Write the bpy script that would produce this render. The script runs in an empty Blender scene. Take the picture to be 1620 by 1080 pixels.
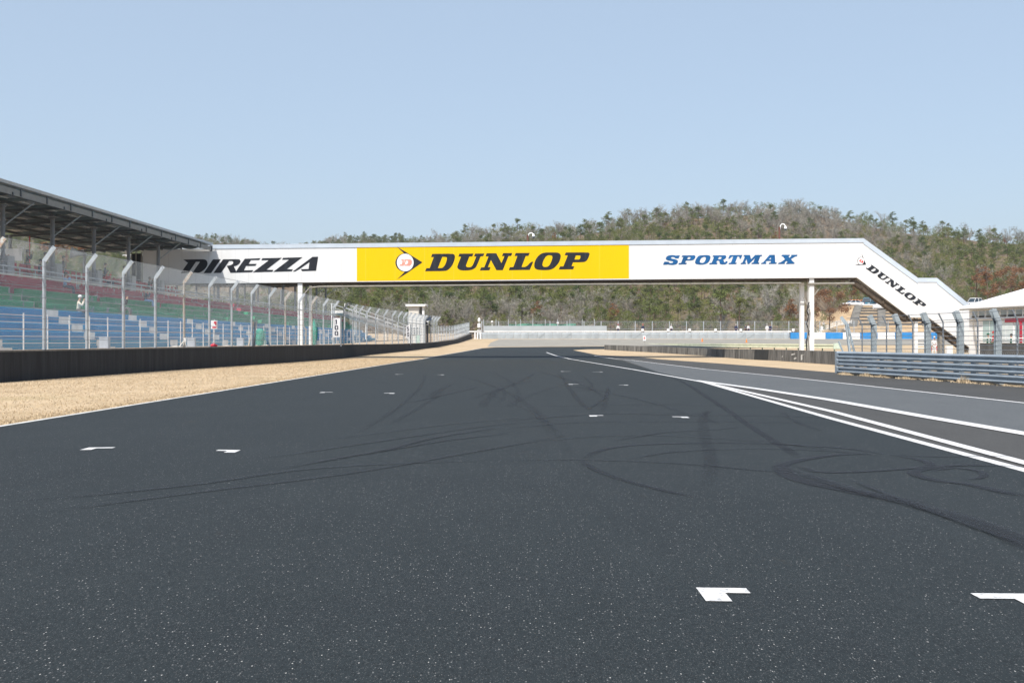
import bpy, bmesh, math, random
import numpy as np
from mathutils import Vector, Matrix, noise as mnoise
R = random.Random(7)
sc = bpy.context.scene
COL = sc.collection
F, CX, CY, CAMH = 1827.0, 810.0, 540.0, 1.5

# ------------------------------------------------------------------ survey of the place
def lerp_tab(t, x):
    if x <= t[0][0]: return t[0][1]
    for (a, b), (c, d) in zip(t, t[1:]):
        if x <= c: return b + (d-b)*(x-a)/(c-a)
    return t[-1][1]
GZ = [(-1e4, 0), (98, 0), (104, .06), (112, .19), (150, .83), (175, 1.38), (200, 1.94), (235, 2.75), (400, 5)]
def gz(Y): return lerp_tab(GZ, Y)
def P(x, y, Y): return Vector(((x-CX)/F*Y, Y, CAMH+(CY-y)/F*Y))
def G(x, y):
    lo, hi = 2.0, 230.0
    f = lambda Y: CY-(gz(Y)-CAMH)*F/Y - y
    for _ in range(60):
        m = (lo+hi)/2
        if f(m) > 0: lo = m
        else: hi = m
    return Vector(((x-CX)/F*lo, lo))

# ------------------------------------------------------------------ materials
def lin(c):
    return tuple((v/12.92 if v <= .04045 else ((v+.055)/1.055)**2.4) for v in c)
class NT:
    def __init__(s, name):
        s.m = bpy.data.materials.new(name); s.m.use_nodes = True
        s.t = s.m.node_tree; s.b = s.t.nodes['Principled BSDF']
    def n(s, typ, **kw):
        nd = s.t.nodes.new(typ)
        for k, v in kw.items():
            if k.startswith('i_'):
                key = k[2:]
                key = int(key) if key.isdigit() else key.replace('_', ' ')
                nd.inputs[key].default_value = v
            else: setattr(nd, k, v)
        return nd
    def l(s, a, b): s.t.links.new(a, b)
    def coords(s, scale=(1, 1, 1)):
        tc = s.n('ShaderNodeTexCoord'); mp = s.n('ShaderNodeMapping'); mp.inputs['Scale'].default_value = scale
        s.l(tc.outputs['Object'], mp.inputs[0]); return mp.outputs[0]
    def noise(s, co, scale, detail=4, rough=.55):
        nd = s.n('ShaderNodeTexNoise', i_Scale=scale, i_Detail=detail, i_Roughness=rough); s.l(co, nd.inputs['Vector']); return nd.outputs['Fac']
    def rng(s, v, a, b, c, d):
        nd = s.n('ShaderNodeMapRange', i_1=a, i_2=b, i_3=c, i_4=d); s.l(v, nd.inputs[0]); return nd.outputs[0]
    def mix(s, f, a, b, mode='MIX'):
        nd = s.n('ShaderNodeMix', data_type='RGBA', blend_type=mode)
        for i, v in ((0, f), (6, a), (7, b)):
            if hasattr(v, 'is_linked'): s.l(v, nd.inputs[i])
            elif i == 0: nd.inputs[0].default_value = v
            else: nd.inputs[i].default_value = (*v[:3], 1)
        return nd.outputs[2]
    def math(s, op, a, b=0.0):
        nd = s.n('ShaderNodeMath', operation=op)
        for i, v in ((0, a), (1, b)):
            if hasattr(v, 'is_linked'): s.l(v, nd.inputs[i])
            else: nd.inputs[i].default_value = v
        return nd.outputs[0]
    def bump(s, h, strength=.3, dist=.02):
        nd = s.n('ShaderNodeBump', i_Strength=strength, i_Distance=dist); s.l(h, nd.inputs['Height']); s.l(nd.outputs[0], s.b.inputs['Normal'])
    def base(s, c):
        if hasattr(c, 'is_linked'): s.l(c, s.b.inputs['Base Color'])
        else: s.b.inputs['Base Color'].default_value = (*c[:3], 1)
    def fin(s, rough=.7, metal=0, spec=.35):
        s.b.inputs['Roughness'].default_value = rough; s.b.inputs['Metallic'].default_value = metal
        s.b.inputs['Specular IOR Level'].default_value = spec
        return s.m
def mat(name, col, rough=.7, metal=0, var=.18, scale=2.5, stretch=(1, 1, 1), bump=0, spec=.35, dirt=None, damt=.0, dlo=.55, dhi=.7):
    n = NT(name); co = n.coords(stretch)
    f = n.noise(co, scale, 5)
    lo = tuple(c*(1-var) for c in col); hi = tuple(min(1, c*(1+var)) for c in col)
    c = n.mix(n.rng(f, .3, .7, 0, 1), lo, hi)
    if dirt:
        g = n.noise(co, scale*2.7, 6, .65)
        c = n.mix(n.rng(g, dlo, dhi, 0, damt), c, dirt)
    n.base(c)
    if bump: n.bump(n.noise(co, scale*12, 4), bump, .01)
    return n.fin(rough, metal, spec)

# ------------------------------------------------------------------ mesh helpers
class MB:
    def __init__(s): s.v = []; s.f = []; s.mi = []; s.m = 0
    def add(s, vs, fs):
        o = len(s.v); s.v += [tuple(v) for v in vs]
        for f in fs: s.f.append(tuple(i+o for i in f)); s.mi.append(s.m)
        return s
    def quad(s, a, b, c, d): return s.add([a, b, c, d], [(0, 1, 2, 3)])
    def box(s, c, size, rz=0, mtx=None):
        x, y, z = (d/2 for d in size)
        vs = [Vector((i*x, j*y, k*z)) for i in (-1, 1) for j in (-1, 1) for k in (-1, 1)]
        if mtx is None: mtx = Matrix.Rotation(rz, 3, 'Z')
        c = Vector(c)
        return s.add([mtx @ v + c for v in vs], [(0, 1, 3, 2), (4, 6, 7, 5), (0, 4, 5, 1), (2, 3, 7, 6), (0, 2, 6, 4), (1, 5, 7, 3)])
    def beam(s, a, b, w, h, up=(0, 0, 1)):
        a, b = Vector(a), Vector(b); d = b-a; L = d.length; d.normalize()
        u = Vector(up)
        if abs(d.dot(u)) > .98: u = Vector((0, 1, 0))
        r = d.cross(u).normalized(); u = r.cross(d)
        return s.box((a+b)/2, (w, L, h), mtx=Matrix((r, d, u)).transposed())
    def tube(s, pts, rad, n=8, cap=True):
        pts = [Vector(p) for p in pts]; k = len(pts)
        rad = rad if isinstance(rad, (list, tuple)) else [rad]*k
        vs = []; up = None
        for i, p in enumerate(pts):
            t = (pts[min(i+1, k-1)]-pts[max(i-1, 0)]).normalized()
            if up is None: up = Vector((1, 0, 0)) if abs(t.x) < .8 else Vector((0, 1, 0))
            a = t.cross(up).normalized(); b = a.cross(t); up = b
            for j in range(n):
                th = 2*math.pi*j/n
                vs.append(p + rad[i]*(math.cos(th)*a+math.sin(th)*b))
        fs = [(i*n+j, i*n+(j+1) % n, (i+1)*n+(j+1) % n, (i+1)*n+j) for i in range(k-1) for j in range(n)]
        if cap: fs += [tuple(range(n-1, -1, -1)), tuple(range((k-1)*n, k*n))]
        return s.add(vs, fs)
    def sweep(s, prof, pts, closed=False):
        # prof: list of (side, up); swept along a horizontal-ish path
        pts = [Vector(p) for p in pts]; k = len(pts); n = len(prof); vs = []
        for i, p in enumerate(pts):
            t = (pts[min(i+1, k-1)]-pts[max(i-1, 0)]); t.z = 0; t.normalize()
            r = Vector((t.y, -t.x, 0))
            for a, b in prof: vs.append(p + r*a + Vector((0, 0, b)))
        m = n if closed else n-1
        fs = [(i*n+j, i*n+(j+1) % n, (i+1)*n+(j+1) % n, (i+1)*n+j) for i in range(k-1) for j in range(m)]
        if closed: fs += [tuple(range(n)), tuple(range((k-1)*n, k*n))[::-1]]
        return s.add(vs, fs)
    def lathe(s, c, prof, n=16, mtx=None):
        c = Vector(c); vs = []; mtx = mtx or Matrix.Identity(3)
        for r, z in prof:
            for j in range(n):
                a = 2*math.pi*j/n; vs.append(c+mtx @ Vector((r*math.cos(a), r*math.sin(a), z)))
        k = len(prof)
        return s.add(vs, [(i*n+j, i*n+(j+1) % n, (i+1)*n+(j+1) % n, (i+1)*n+j) for i in range(k-1) for j in range(n)]
                     + [tuple(range(n-1, -1, -1)), tuple(range((k-1)*n, k*n))])
    def ball(s, c, r, n=10):
        rx, ry, rz = r if isinstance(r, tuple) else (r, r, r)
        k = n//2+1; c = Vector(c); vs = []
        for i in range(k):
            ph = math.pi*(.02+.96*i/(k-1))
            for j in range(n):
                a = 2*math.pi*j/n
                vs.append(c+Vector((rx*math.sin(ph)*math.cos(a), ry*math.sin(ph)*math.sin(a), -rz*math.cos(ph))))
        return s.add(vs, [(i*n+j, i*n+(j+1) % n, (i+1)*n+(j+1) % n, (i+1)*n+j) for i in range(k-1) for j in range(n)]
                     + [tuple(range(n-1, -1, -1)), tuple(range((k-1)*n, k*n))])
    def extrude(s, poly, vec):
        # poly: planar list of 3d points, extruded along vec (solid)
        poly = [Vector(p) for p in poly]; n = len(poly); vec = Vector(vec)
        return s.add(poly+[p+vec for p in poly], [tuple(range(n)), tuple(range(2*n-1, n-1, -1))] + [(i, i+n, (i+1) % n+n, (i+1) % n) for i in range(n)])
    def mesh(s, name, mats, smooth=False):
        me = bpy.data.meshes.new(name); me.from_pydata(s.v, [], s.f)
        mats = mats if isinstance(mats, (list, tuple)) else [mats]
        for m in mats: me.materials.append(m)
        if len(mats) > 1: me.polygons.foreach_set('material_index', s.mi)
        if smooth: me.polygons.foreach_set('use_smooth', [True]*len(me.polygons))
        bm = bmesh.new(); bm.from_mesh(me); bmesh.ops.recalc_face_normals(bm, faces=bm.faces); bm.to_mesh(me); bm.free()
        me.update(); return me
    def build(s, name, mats, parent=None, smooth=False, bevel=0):
        o = bpy.data.objects.new(name, s.mesh(name, mats, smooth)); COL.objects.link(o)
        if bevel:
            md = o.modifiers.new('edge', 'BEVEL'); md.width = bevel; md.segments = 2; md.limit_method = 'ANGLE'
        if parent: put(o, parent)
        return o
def put(o, parent):
    # parent keeps its place: part meshes are built in world coordinates unless the thing is at the origin
    o.parent = parent; o.matrix_parent_inverse = Matrix.LocRotScale(parent.location, parent.rotation_euler, parent.scale).inverted()
def tag(o, label=None, cat=None, group=None, kind=None):
    if label: o['label'] = label
    if cat: o['category'] = cat
    if group: o['group'] = group
    if kind: o['kind'] = kind
    return o
def thing(name, label, cat, loc=(0, 0, 0), group=None):
    o = bpy.data.objects.new(name, None); COL.objects.link(o); o.location = loc; o.empty_display_size = .3
    return tag(o, label, cat, group)
def local(o, parent): o.parent = parent; return o      # mesh already in the thing's own coordinates
def copy_tree(o, parent=None):
    c = o.copy(); COL.objects.link(c)
    if parent is not None:
        c.parent = parent
    for ch in list(o.children): copy_tree(ch, c)
    return c

# ------------------------------------------------------------------ camera, light, sky
cam = bpy.data.cameras.new('camera'); cam.lens = F*36/1620; cam.sensor_width = 36; cam.clip_end = 6000; cam.clip_start = .1
co = bpy.data.objects.new('camera', cam); COL.objects.link(co); co.location = (0, 0, CAMH); co.rotation_euler = (math.radians(90), 0, 0); sc.camera = co
SX, SY = .31, .62
trav = Vector((SX, SY, -1)).normalized()
elev = math.asin(-trav.z); az = math.atan2(-SX, -SY)
sun = bpy.data.lights.new('sun', 'SUN'); sun.energy = 4.5; sun.angle = math.radians(.5); sun.color = (1, .955, .89)
so = bpy.data.objects.new('sun', sun); COL.objects.link(so); so.location = (-30, -60, 100)
so.rotation_euler = trav.to_track_quat('-Z', 'Y').to_euler()
w = bpy.data.worlds.new('World'); sc.world = w; w.use_nodes = True
bg = w.node_tree.nodes['Background']; sky = w.node_tree.nodes.new('ShaderNodeTexSky'); sky.sky_type = 'NISHITA'; sky.sun_disc = False
sky.sun_elevation = elev; sky.sun_rotation = az % (2*math.pi); sky.air_density = 1.0; sky.dust_density = 2.2; sky.ozone_density = 1.6; sky.altitude = 100
hzm = w.node_tree.nodes.new('ShaderNodeMix'); hzm.data_type = 'RGBA'; hzm.inputs[0].default_value = .62; hzm.inputs[7].default_value = (2.80, 3.42, 4.15, 1)   # pale spring haze over the whole sky
wt = w.node_tree.nodes.new('ShaderNodeTexCoord'); wz = w.node_tree.nodes.new('ShaderNodeSeparateXYZ'); wm = w.node_tree.nodes.new('ShaderNodeMapRange')
for i_, v_ in ((1, .30), (2, .75), (3, .62), (4, .04)): wm.inputs[i_].default_value = v_     # the haze thins towards the zenith
w.node_tree.links.new(wt.outputs['Generated'], wz.inputs[0]); w.node_tree.links.new(wz.outputs[2], wm.inputs[0]); w.node_tree.links.new(wm.outputs[0], hzm.inputs[0])
w.node_tree.links.new(sky.outputs[0], hzm.inputs[6]); w.node_tree.links.new(hzm.outputs[2], bg.inputs[0]); bg.inputs[1].default_value = .15
sc.view_settings.view_transform = 'Standard'; sc.view_settings.look = 'None'; sc.view_settings.exposure = .35; sc.view_settings.gamma = 1
# ================================================================== GROUND, TRACK, MARKINGS
def asphalt(name, a, b, speck=.5, tint=(.07, .055, .035), sp_hi=(.30, .30, .29)):
    n = NT(name); co = n.coords(); cs = n.coords((1, .42, 1))      # the rolled aggregate is drawn out along the track
    big = n.noise(co, .35, 4); mid = n.noise(n.coords((3.0, .5, 1)), 1.0, 3); fine = n.noise(cs, 80, 2, .7); grain = n.noise(cs, 22, 3, .75)
    c = n.mix(n.rng(big, .3, .7, 0, 1), a, b)
    c = n.mix(n.rng(mid, .35, .65, 0, .35), c, tuple(v*.82 for v in a))
    g = n.rng(fine, .3, .72,   .60, 1.45)
    c = n.mix(1.0, c, n.mix(g, (0, 0, 0), (1, 1, 1)), 'MULTIPLY')
    g2 = n.rng(grain, .3, .7, .72, 1.5)
    c = n.mix(1.0, c, n.mix(g2, (0, 0, 0), (1, 1, 1)), 'MULTIPLY')
    for s_, th, keep, amt, col in ((64, .26, .86, speck, sp_hi), (140, .36, .62, speck*.8, tuple(v*.5 for v in sp_hi)), (62, .21, .955, speck*1.7, (.50, .49, .46)), (60, .4, .60, .6, tuple(v*.45 for v in a))):
        v = n.n('ShaderNodeTexVoronoi', i_Scale=s_); n.l(cs, v.inputs['Vector'])
        sx = n.n('ShaderNodeSeparateColor'); n.l(v.outputs['Color'], sx.inputs[0])
        on = n.math('MULTIPLY', n.math('GREATER_THAN', sx.outputs[0], keep), n.math('LESS_THAN', v.outputs['Distance'], th))
        c = n.mix(n.math('MULTIPLY', on, amt), c, col)
    d = n.noise(n.coords((.9, .5, 1)), .8, 6, .7)
    c = n.mix(n.rng(d, .66, .76, 0, .55), c, tint)
    n.base(c); n.bump(fine, .35, .004)
    return n.fin(.82, 0, .30)
m_track = asphalt('track_asphalt', (.0136, .0190, .0206), (.0180, .0240, .0256), .40)
m_old = asphalt('old_asphalt', (.056, .0555, .052), (.068, .067, .063), .3)
m_lane = asphalt('lane_asphalt', (.094, .102, .105), (.107, .115, .118), .22)
m_paint = mat('road_paint', (.60, .60, .59), .7, var=.10, scale=9, dirt=(.16, .17, .175), damt=.8, dlo=.52, dhi=.68)
m_wornpaint = mat('worn_paint', (.52, .52, .49), .7, var=.2, scale=2, dirt=(.2, .19, .16), damt=.8)
n = NT('dry_grass'); co_ = n.coords(); c = n.mix(n.rng(n.noise(co_, .45, 5), .3, .7, 0, 1), (.40, .305, .195), (.51, .405, .275))
c = n.mix(n.rng(n.noise(n.coords((1, .35, 1)), 2.2, 5, .7), .5, .75, 0, .55), c, (.33, .25, .15))
c = n.mix(n.rng(n.noise(co_, .12, 4, .6), .56, .72, 0, .35), c, (.27, .245, .11))
f_ = n.noise(co_, 38, 4, .8); c = n.mix(n.rng(f_, .3, .7, 0, 1), n.mix(1., c, (.76, .74, .71), 'MULTIPLY'), n.mix(1., c, (1.15, 1.15, 1.15), 'MULTIPLY'))
n.base(c); n.bump(f_, .4, .02); m_grass = n.fin(.95, 0, .1)
m_gravel = mat('gravel_trap', (.255, .24, .205), .95, var=.16, scale=.5, bump=.5, dirt=(.19, .18, .15), damt=.7)
YC = [y for y in range(92, 236, 3)]
def sheet(name, polys, off, m):
    # polys: outlines in ground coordinates, laid over the terrain profile
    bm = bmesh.new()
    for pl in polys:
        vs = [bm.verts.new((p[0], p[1], 0)) for p in pl]; bm.faces.new(vs)
    bmesh.ops.triangulate(bm, faces=bm.faces)
    ymax = max(v.co.y for v in bm.verts)
    for y in YC:
        if y < ymax: bmesh.ops.bisect_plane(bm, geom=bm.verts[:]+bm.edges[:]+bm.faces[:], plane_co=(0, y, 0), plane_no=(0, 1, 0))
    for v in bm.verts: v.co.z = gz(v.co.y)+off
    bmesh.ops.recalc_face_normals(bm, faces=bm.faces)
    me = bpy.data.meshes.new(name); bm.to_mesh(me); bm.free(); me.materials.append(m)
    if me.polygons and me.polygons[0].normal.z < 0: me.flip_normals()
    o = bpy.data.objects.new(name, me); COL.objects.link(o); return tag(o, kind='structure')
sheet('ground', [[(-900, -80), (900, -80), (900, 236), (-900, 236)]], 0, m_grass)
LE = [(-9.75, -20), (-9.09, 20.5), (-8.3, 72), (-7.5, 102)]
le2 = [G(700, 561.5), G(735, 555.6), G(760, 551.0), G(785, 549.3)]
A1, A2, A3 = G(1620, 745), G(1316, 663), G(1114, 605)
A0 = A1+(A1-A2)*2.6
tr = [Vector(p) for p in LE]+le2+[G(860, 548.6), G(960, 547.9), Vector((40, 163)), Vector((40, 146)), G(930, 552.4), G(906, 553.6), G(945, 562.5), G(985, 570.5), G(1042, 589), A3, A2, A1, A0, Vector((5.0, -20))]
sheet('track', [tr], .012, m_track)
gr = [G(906, 553.6), G(945, 561.3), G(1010, 564.3), G(1127, 574), G(1215, 580.5), G(1325, 589.5)]
RX0, RY0, RX1, RY1 = 14.9, 52.7, 16.9, 38.0           # guardrail foot line
rail_x = lambda Y: RX0+(RY0-Y)*(RX1-RX0)/(RY0-RY1)
pit = gr[:1]+[G(985, 572), G(1042, 590), A3, A2, A1, A0, Vector((4.9, -20)), Vector((25, -20)), Vector((rail_x(20)+.1, 20)), Vector((rail_x(52.7)+.1, 52.7))]+gr[:0:-1]
sheet('pit_road', [pit], .004, m_old)
D = [G(940, 562.6), G(1000, 570), G(1115, 584.2), G(1230, 595.3), G(1620, 638)]
D.append(D[-1]+(D[-1]-D[-2])*1.5)
C = [G(1100, 602), G(1200, 615.6), G(1316, 633.5), G(1466, 660.2), G(1620, 686.5)]
C.append(C[-1]+(C[-1]-C[-2])*2.5)
sheet('pit_lane', [[G(985, 569)]+D[1:]+C[::-1]+[G(1042, 589)]], .008, m_lane)
sheet('gravel_trap', [[G(771, 548.6), G(776, 542), G(790, 536.6), Vector((110, 199)), Vector((110, 164)), G(960, 547.2), G(860, 548)]], .006, m_gravel)

def ribbon(name, pts, wid, off, m, kind='structure', fade=False, seg=1.5, smooth=True):
    pts = [Vector((p[0], p[1])) for p in pts]
    q = []
    if smooth and len(pts) > 2:
        ext = [pts[0]*2-pts[1]]+pts+[pts[-1]*2-pts[-2]]
        for i in range(1, len(ext)-2):
            a, b, c, d = ext[i-1:i+3]
            for k in range(8):
                t = k/8
                q.append(.5*((2*b)+(c-a)*t+(2*a-5*b+4*c-d)*t*t+(3*b-a-3*c+d)*t**3))
        q.append(pts[-1])
    else:
        for a, b in zip(pts, pts[1:]):
            k = max(1, int((b-a).length/seg)); q += [a+(b-a)*i/k for i in range(k)]
        q.append(pts[-1])
    cr = [(-.6, 0), (-.42, .8), (0, 1), (.42, .8), (.6, 0)] if fade else [(-.5, 1), (.5, 1)]
    vs = []; al = []; k = len(cr); L = len(q)
    for i, p in enumerate(q):
        t = q[min(i+1, L-1)]-q[max(i-1, 0)]; t.normalize(); nr = Vector((t.y, -t.x))
        e = min(1, i/(L*.15), (L-1-i)/(L*.15)) if fade else 1
        wv = wid[0]+(wid[1]-wid[0])*i/(L-1) if isinstance(wid, tuple) else wid
        for a, b in cr:
            x = p+nr*a*wv; vs.append((x.x, x.y, gz(x.y)+off)); al.append(b*e*(fade or 1))
    fs = [(i*k+j, i*k+j+1, (i+1)*k+j+1, (i+1)*k+j) for i in range(L-1) for j in range(k-1)]
    me = bpy.data.meshes.new(name); me.from_pydata(vs, [], fs); me.materials.append(m)
    if me.polygons[0].normal.z < 0: me.flip_normals()
    if fade:
        at = me.attributes.new('fade', 'FLOAT', 'POINT'); at.data.foreach_set('value', al)
    o = bpy.data.objects.new(name, me); COL.objects.link(o); return tag(o, kind=kind)
ribbon('edge_line', [(-9.62, -15), (-8.98, 20.5), (-8.2, 72), (-7.4, 102)]+[p+Vector((.12, 0)) for p in le2[:3]], .13, .017, m_wornpaint)
Aend = A0+(A0-A1)*.6
ribbon('painted_line', [Aend, A1, A2, A3, G(1005, 585.2)], .17, .016, m_paint, smooth=False)
ribbon('painted_line', [G(1005, 585.2), G(896, 566.4), G(878, 562.3), G(864.5, 557.4)], .17, .0162, m_paint, smooth=False)
B1, B2 = G(1620, 733), G(1316, 651.5)
ribbon('painted_line', [B1+(B1-B2)*2.6, B1, B2, G(1120, 606.2)], .2, .0164, m_paint, smooth=False)
ribbon('painted_line', C, (.32, .36), .0166, m_paint, smooth=False)
ribbon('painted_line', D, .16, .0168, m_paint, smooth=False)
# grid boxes: front bar with a short side bar
def grid_mark(x0, y0, x1, y1, side, tail, bw=.14):
    z = .0172; a, b = G(x0, y0)*(1-z/CAMH), G(x1, y1)*(1-z/CAMH); mb = MB()
    d = (b-a).normalized(); bk = Vector((0, -1))
    def q(*pp): mb.add([(p.x, p.y, gz(p.y)+z) for p in pp], [(0, 1, 2, 3)])
    q(a, b, b+bk*bw, a+bk*bw)
    s, t = (a, a+d*.15) if side < 0 else (b-d*.15, b)
    q(s+bk*bw, t+bk*bw, t+bk*tail, s+bk*tail)
    o = mb.build('grid_mark', m_paint); tag(o, kind='structure')
for g in [(1101, 928.6, 1180, 929.5, -1, .36), (1535, 937.5, 1630, 938.3, 1, .36), (141, 707.4, 183, 706.9, -1, .36), (345, 711.0, 381, 711.4, 1, .36),
          (931.5, 656.6, 954, 656.4, -1, .36), (1063, 658.4, 1087, 658.8, 1, .36), (508, 620.1, 527, 619.9, -1, .36), (608, 621.3, 625, 621.5, 1, .36),
          (899, 607.4, 915, 607.2, -1, .36), (979, 608.5, 993, 608.6, 1, .36), (626, 591.8, 638, 591.6, -1, .36), (692, 592.4, 703, 592.5, 1, .36), (887, 587.2, 903, 587.2, -1, .36), (937, 588, 953, 588, 1, .36)]:
    grid_mark(*g)
# rubber marks
n = NT('tyre_rubber'); at = n.n('ShaderNodeAttribute', attribute_name='fade')
nz = n.rng(n.noise(n.coords((2.5, 2.5, 1)), 4, 5, .7), .3, .7, .55, 1.0)
fac = n.math('MULTIPLY', n.math('MULTIPLY', at.outputs['Fac'], nz), .60)
tb = n.n('ShaderNodeBsdfTransparent'); mx = n.n('ShaderNodeMixShader'); n.l(fac, mx.inputs[0]); n.l(tb.outputs[0], mx.inputs[1]); n.l(n.b.outputs[0], mx.inputs[2])
n.l(mx.outputs[0], n.t.nodes['Material Output'].inputs[0]); n.base((.018, .018, .02)); m_rub = n.fin(.6)
z4 = lambda l: [(800+u*.506, 560+v*.506) for u, v in l]
z5 = lambda l: [(u*.494, 560+v*.494) for u, v in l]
skids = [(z4([(500, 66), (560, 92), (620, 130), (690, 175), (760, 225), (830, 270), (880, 300), (920, 330)]), .2),
 (z4([(640, 172), (618, 195), (618, 240), (630, 290), (642, 340), (634, 420)]), .24), (z4([(655, 178), (628, 186), (630, 205), (668, 222)]), .16),
 (z4([(862, 180), (876, 195), (920, 220), (1000, 248)]), .16),
 (z4([(235, 335), (300, 303), (400, 288), (560, 282), (760, 282), (950, 290), (1080, 300), (1195, 318)]), .17),
 (z4([(-20, 338), (240, 335), (420, 340), (600, 350), (760, 365), (900, 376)]), .12),
 (z4([(230, 332), (280, 365), (360, 395), (470, 425), (600, 455)]), .14),
 (z4([(1195, 318), (1080, 316), (980, 325), (900, 340), (862, 356), (890, 386), (960, 408), (1080, 432), (1180, 452), (1320, 478)]), (.16, .34)),
 (z4([(1195, 318), (1290, 333), (1328, 350), (1300, 358), (1230, 364), (1100, 372), (980, 372), (910, 352)]), .17),
 (z4([(1700, 360), (1450, 351), (1350, 358), (1275, 374), (1340, 398), (1450, 412), (1560, 437), (1640, 450)]), .22),
 (z4([(1330, 372), (1400, 360), (1480, 370), (1492, 388), (1440, 398)]), .13),
 (z4([(380, 335), (520, 310), (760, 300), (980, 305), (1150, 318)]), .12), (z4([(1195, 318), (1350, 324), (1620, 322)]), .12),
 (z4([(-40, 218), (150, 200), (350, 190), (600, 195), (760, 195), (950, 200), (1010, 206)]), .16), (z4([(-20, 240), (200, 218), (450, 215), (700, 215), (1050, 219)]), .14),
 (z4([(165, 60), (200, 110), (240, 160), (275, 182)]), .2), (z4([(300, 185), (312, 150), (322, 110)]), .2), (z4([(330, 275), (500, 248), (640, 240), (745, 231)]), .12),
 (z4([(240, 70), (268, 95), (262, 120)]), .15), (z4([(-10, 110), (60, 80), (90, 62)]), .3), (z4([(-100, 165), (200, 165), (500, 160), (900, 172)]), .12),
 (z5([(900, 372), (1100, 335), (1240, 310), (1400, 270), (1640, 232)]), .16), (z5([(1200, 320), (1400, 285), (1640, 255)]), .12), (z5([(1370, 145), (1405, 120), (1445, 98)]), .3), (z5([(1535, 178), (1570, 140), (1600, 112)]), .3),
 ([(0, 800), (300, 770), (480, 745), (640, 735), (800, 730)], .1), ([(60, 815), (300, 783), (560, 750), (760, 715), (900, 690)], .09), ([(400, 730), (600, 700), (800, 672), (960, 664)], .1), ([(500, 700), (760, 668), (1000, 655), (1200, 660)], .1), ([(840, 700), (1000, 690), (1200, 700), (1330, 716)], .1), ([(640, 640), (720, 622), (760, 612)], .12), ([(930, 650), (958, 628), (962, 612)], .12),
 ([(1240, 742), (1330, 772), (1450, 803), (1560, 835), (1660, 885)], (.2, .3)), ([(1340, 760), (1480, 815), (1660, 880)], .1)]
faint = {1, 2, 3, 15, 16, 18, 19, 23, 24}
loops = {4, 7, 8, 9, 10}
for i, (l, wd) in enumerate(skids):
    wd = tuple(v*.8 for v in wd) if isinstance(wd, tuple) else wd*.72
    ribbon('skid_mark', [G(*p) for p in l], wd, .0182+i*.00035, m_rub, fade=.5 if i in faint else 1.35 if i in loops else 1.0)
for i in range(10):
    # thin faint lines running up the track and drifting across it
    y0 = R.uniform(14, 34); x0 = R.uniform(-3.5, 5); dx = R.uniform(-3.5, 1.2); ln = R.uniform(12, 42)
    ribbon('skid_mark', [(x0+dx*(k/5)**1.7+.03*y0*k/5, y0+ln*k/5) for k in range(6)], R.uniform(.10, .20), .0295+i*.0003, m_rub, fade=R.uniform(.25, .5))

# ================================================================== LEFT BANK AND RETAINING WALL
wp = [G(x, y) for x, y in ((0, 605), (240, 588), (447.5, 574), (580, 561.5), (640, 555.6), (693, 548.6), (722, 543.2), (746, 535.5))]
wp = [wp[0]+(wp[0]-wp[1])*2.0]+wp
WX = [(p.y, p.x) for p in wp]
wall_x = lambda Y: lerp_tab(WX, Y)
WT = [(-50, 1.1), (42, 1.17), (80, 1.22), (120, 1.24), (140, 1.33), (165, 1.75), (180, 2.2), (wp[-1].y, CAMH+(CY-527.3)/F*wp[-1].y)]
wall_t = lambda Y: lerp_tab(WT, Y)
YE = wp[-1].y
m_bank = mat('bank_earth', (.40, .30, .19), .95, var=.25, scale=1.2, bump=.5, dirt=(.19, .16, .10), damt=.6)
mb = MB(); ys = [-20+i*4 for i in range(int((YE+20)/4)+1)]+[YE, YE+12]
for a, b in zip(ys, ys[1:]):
    za, zb = wall_t(a)-.03, wall_t(b)-.03
    mb.quad((wall_x(a)-.2, a, za), (wall_x(b)-.2, b, zb), (-200, b, zb), (-200, a, za))
tag(mb.build('bank_ground', m_bank), kind='structure')
n = NT('black_wall'); co_ = n.coords((3.0, 3.0, .25)); f_ = n.noise(co_, 1.1, 6, .7)
c = n.mix(n.rng(f_, .42, .72, 0, 1), (.010, .0115, .014), (.034, .037, .041)); f2 = n.noise(n.coords((5, 5, .12)), 2.2, 5, .75)
c = n.mix(n.rng(f2, .6, .75, 0, .5), c, (.13, .135, .14)); n.base(c); n.bump(f_, .3, .01); m_bwall = n.fin(.8)
m_cap = mat('wall_cap', (.16, .155, .14), .9, var=.3, scale=3)
t = thing('retaining_wall', 'long black streaked concrete wall below the grandstand fence', 'wall', (wp[0].x, wp[0].y, 0))
mb = MB(); cap = MB(); ys = [wp[0].y+i*3 for i in range(int((YE-wp[0].y)/3)+1)]+[YE]
for i, (a, b) in enumerate(zip(ys, ys[1:])):
    A = Vector((wall_x(a), a, 0)); B = Vector((wall_x(b), b, 0))
    for (m_, z0a, z1a, z0b, z1b, o1, o2) in ((mb, gz(a)-.2, wall_t(a)-.06, gz(b)-.2, wall_t(b)-.06, 0, -.3), (cap, wall_t(a)-.06, wall_t(a), wall_t(b)-.06, wall_t(b), .02, -.32)):
        vs = [A+Vector((o1, 0, z0a)), B+Vector((o1, 0, z0b)), B+Vector((o1, 0, z1b)), A+Vector((o1, 0, z1a)), A+Vector((o2, 0, z0a)), B+Vector((o2, 0, z0b)), B+Vector((o2, 0, z1b)), A+Vector((o2, 0, z1a))]
        m_.add(vs, [(0, 1, 2, 3), (4, 7, 6, 5), (3, 2, 6, 7)])
mb.build('wall_face', m_bwall, t); cap.build('coping', m_cap, t)

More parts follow.
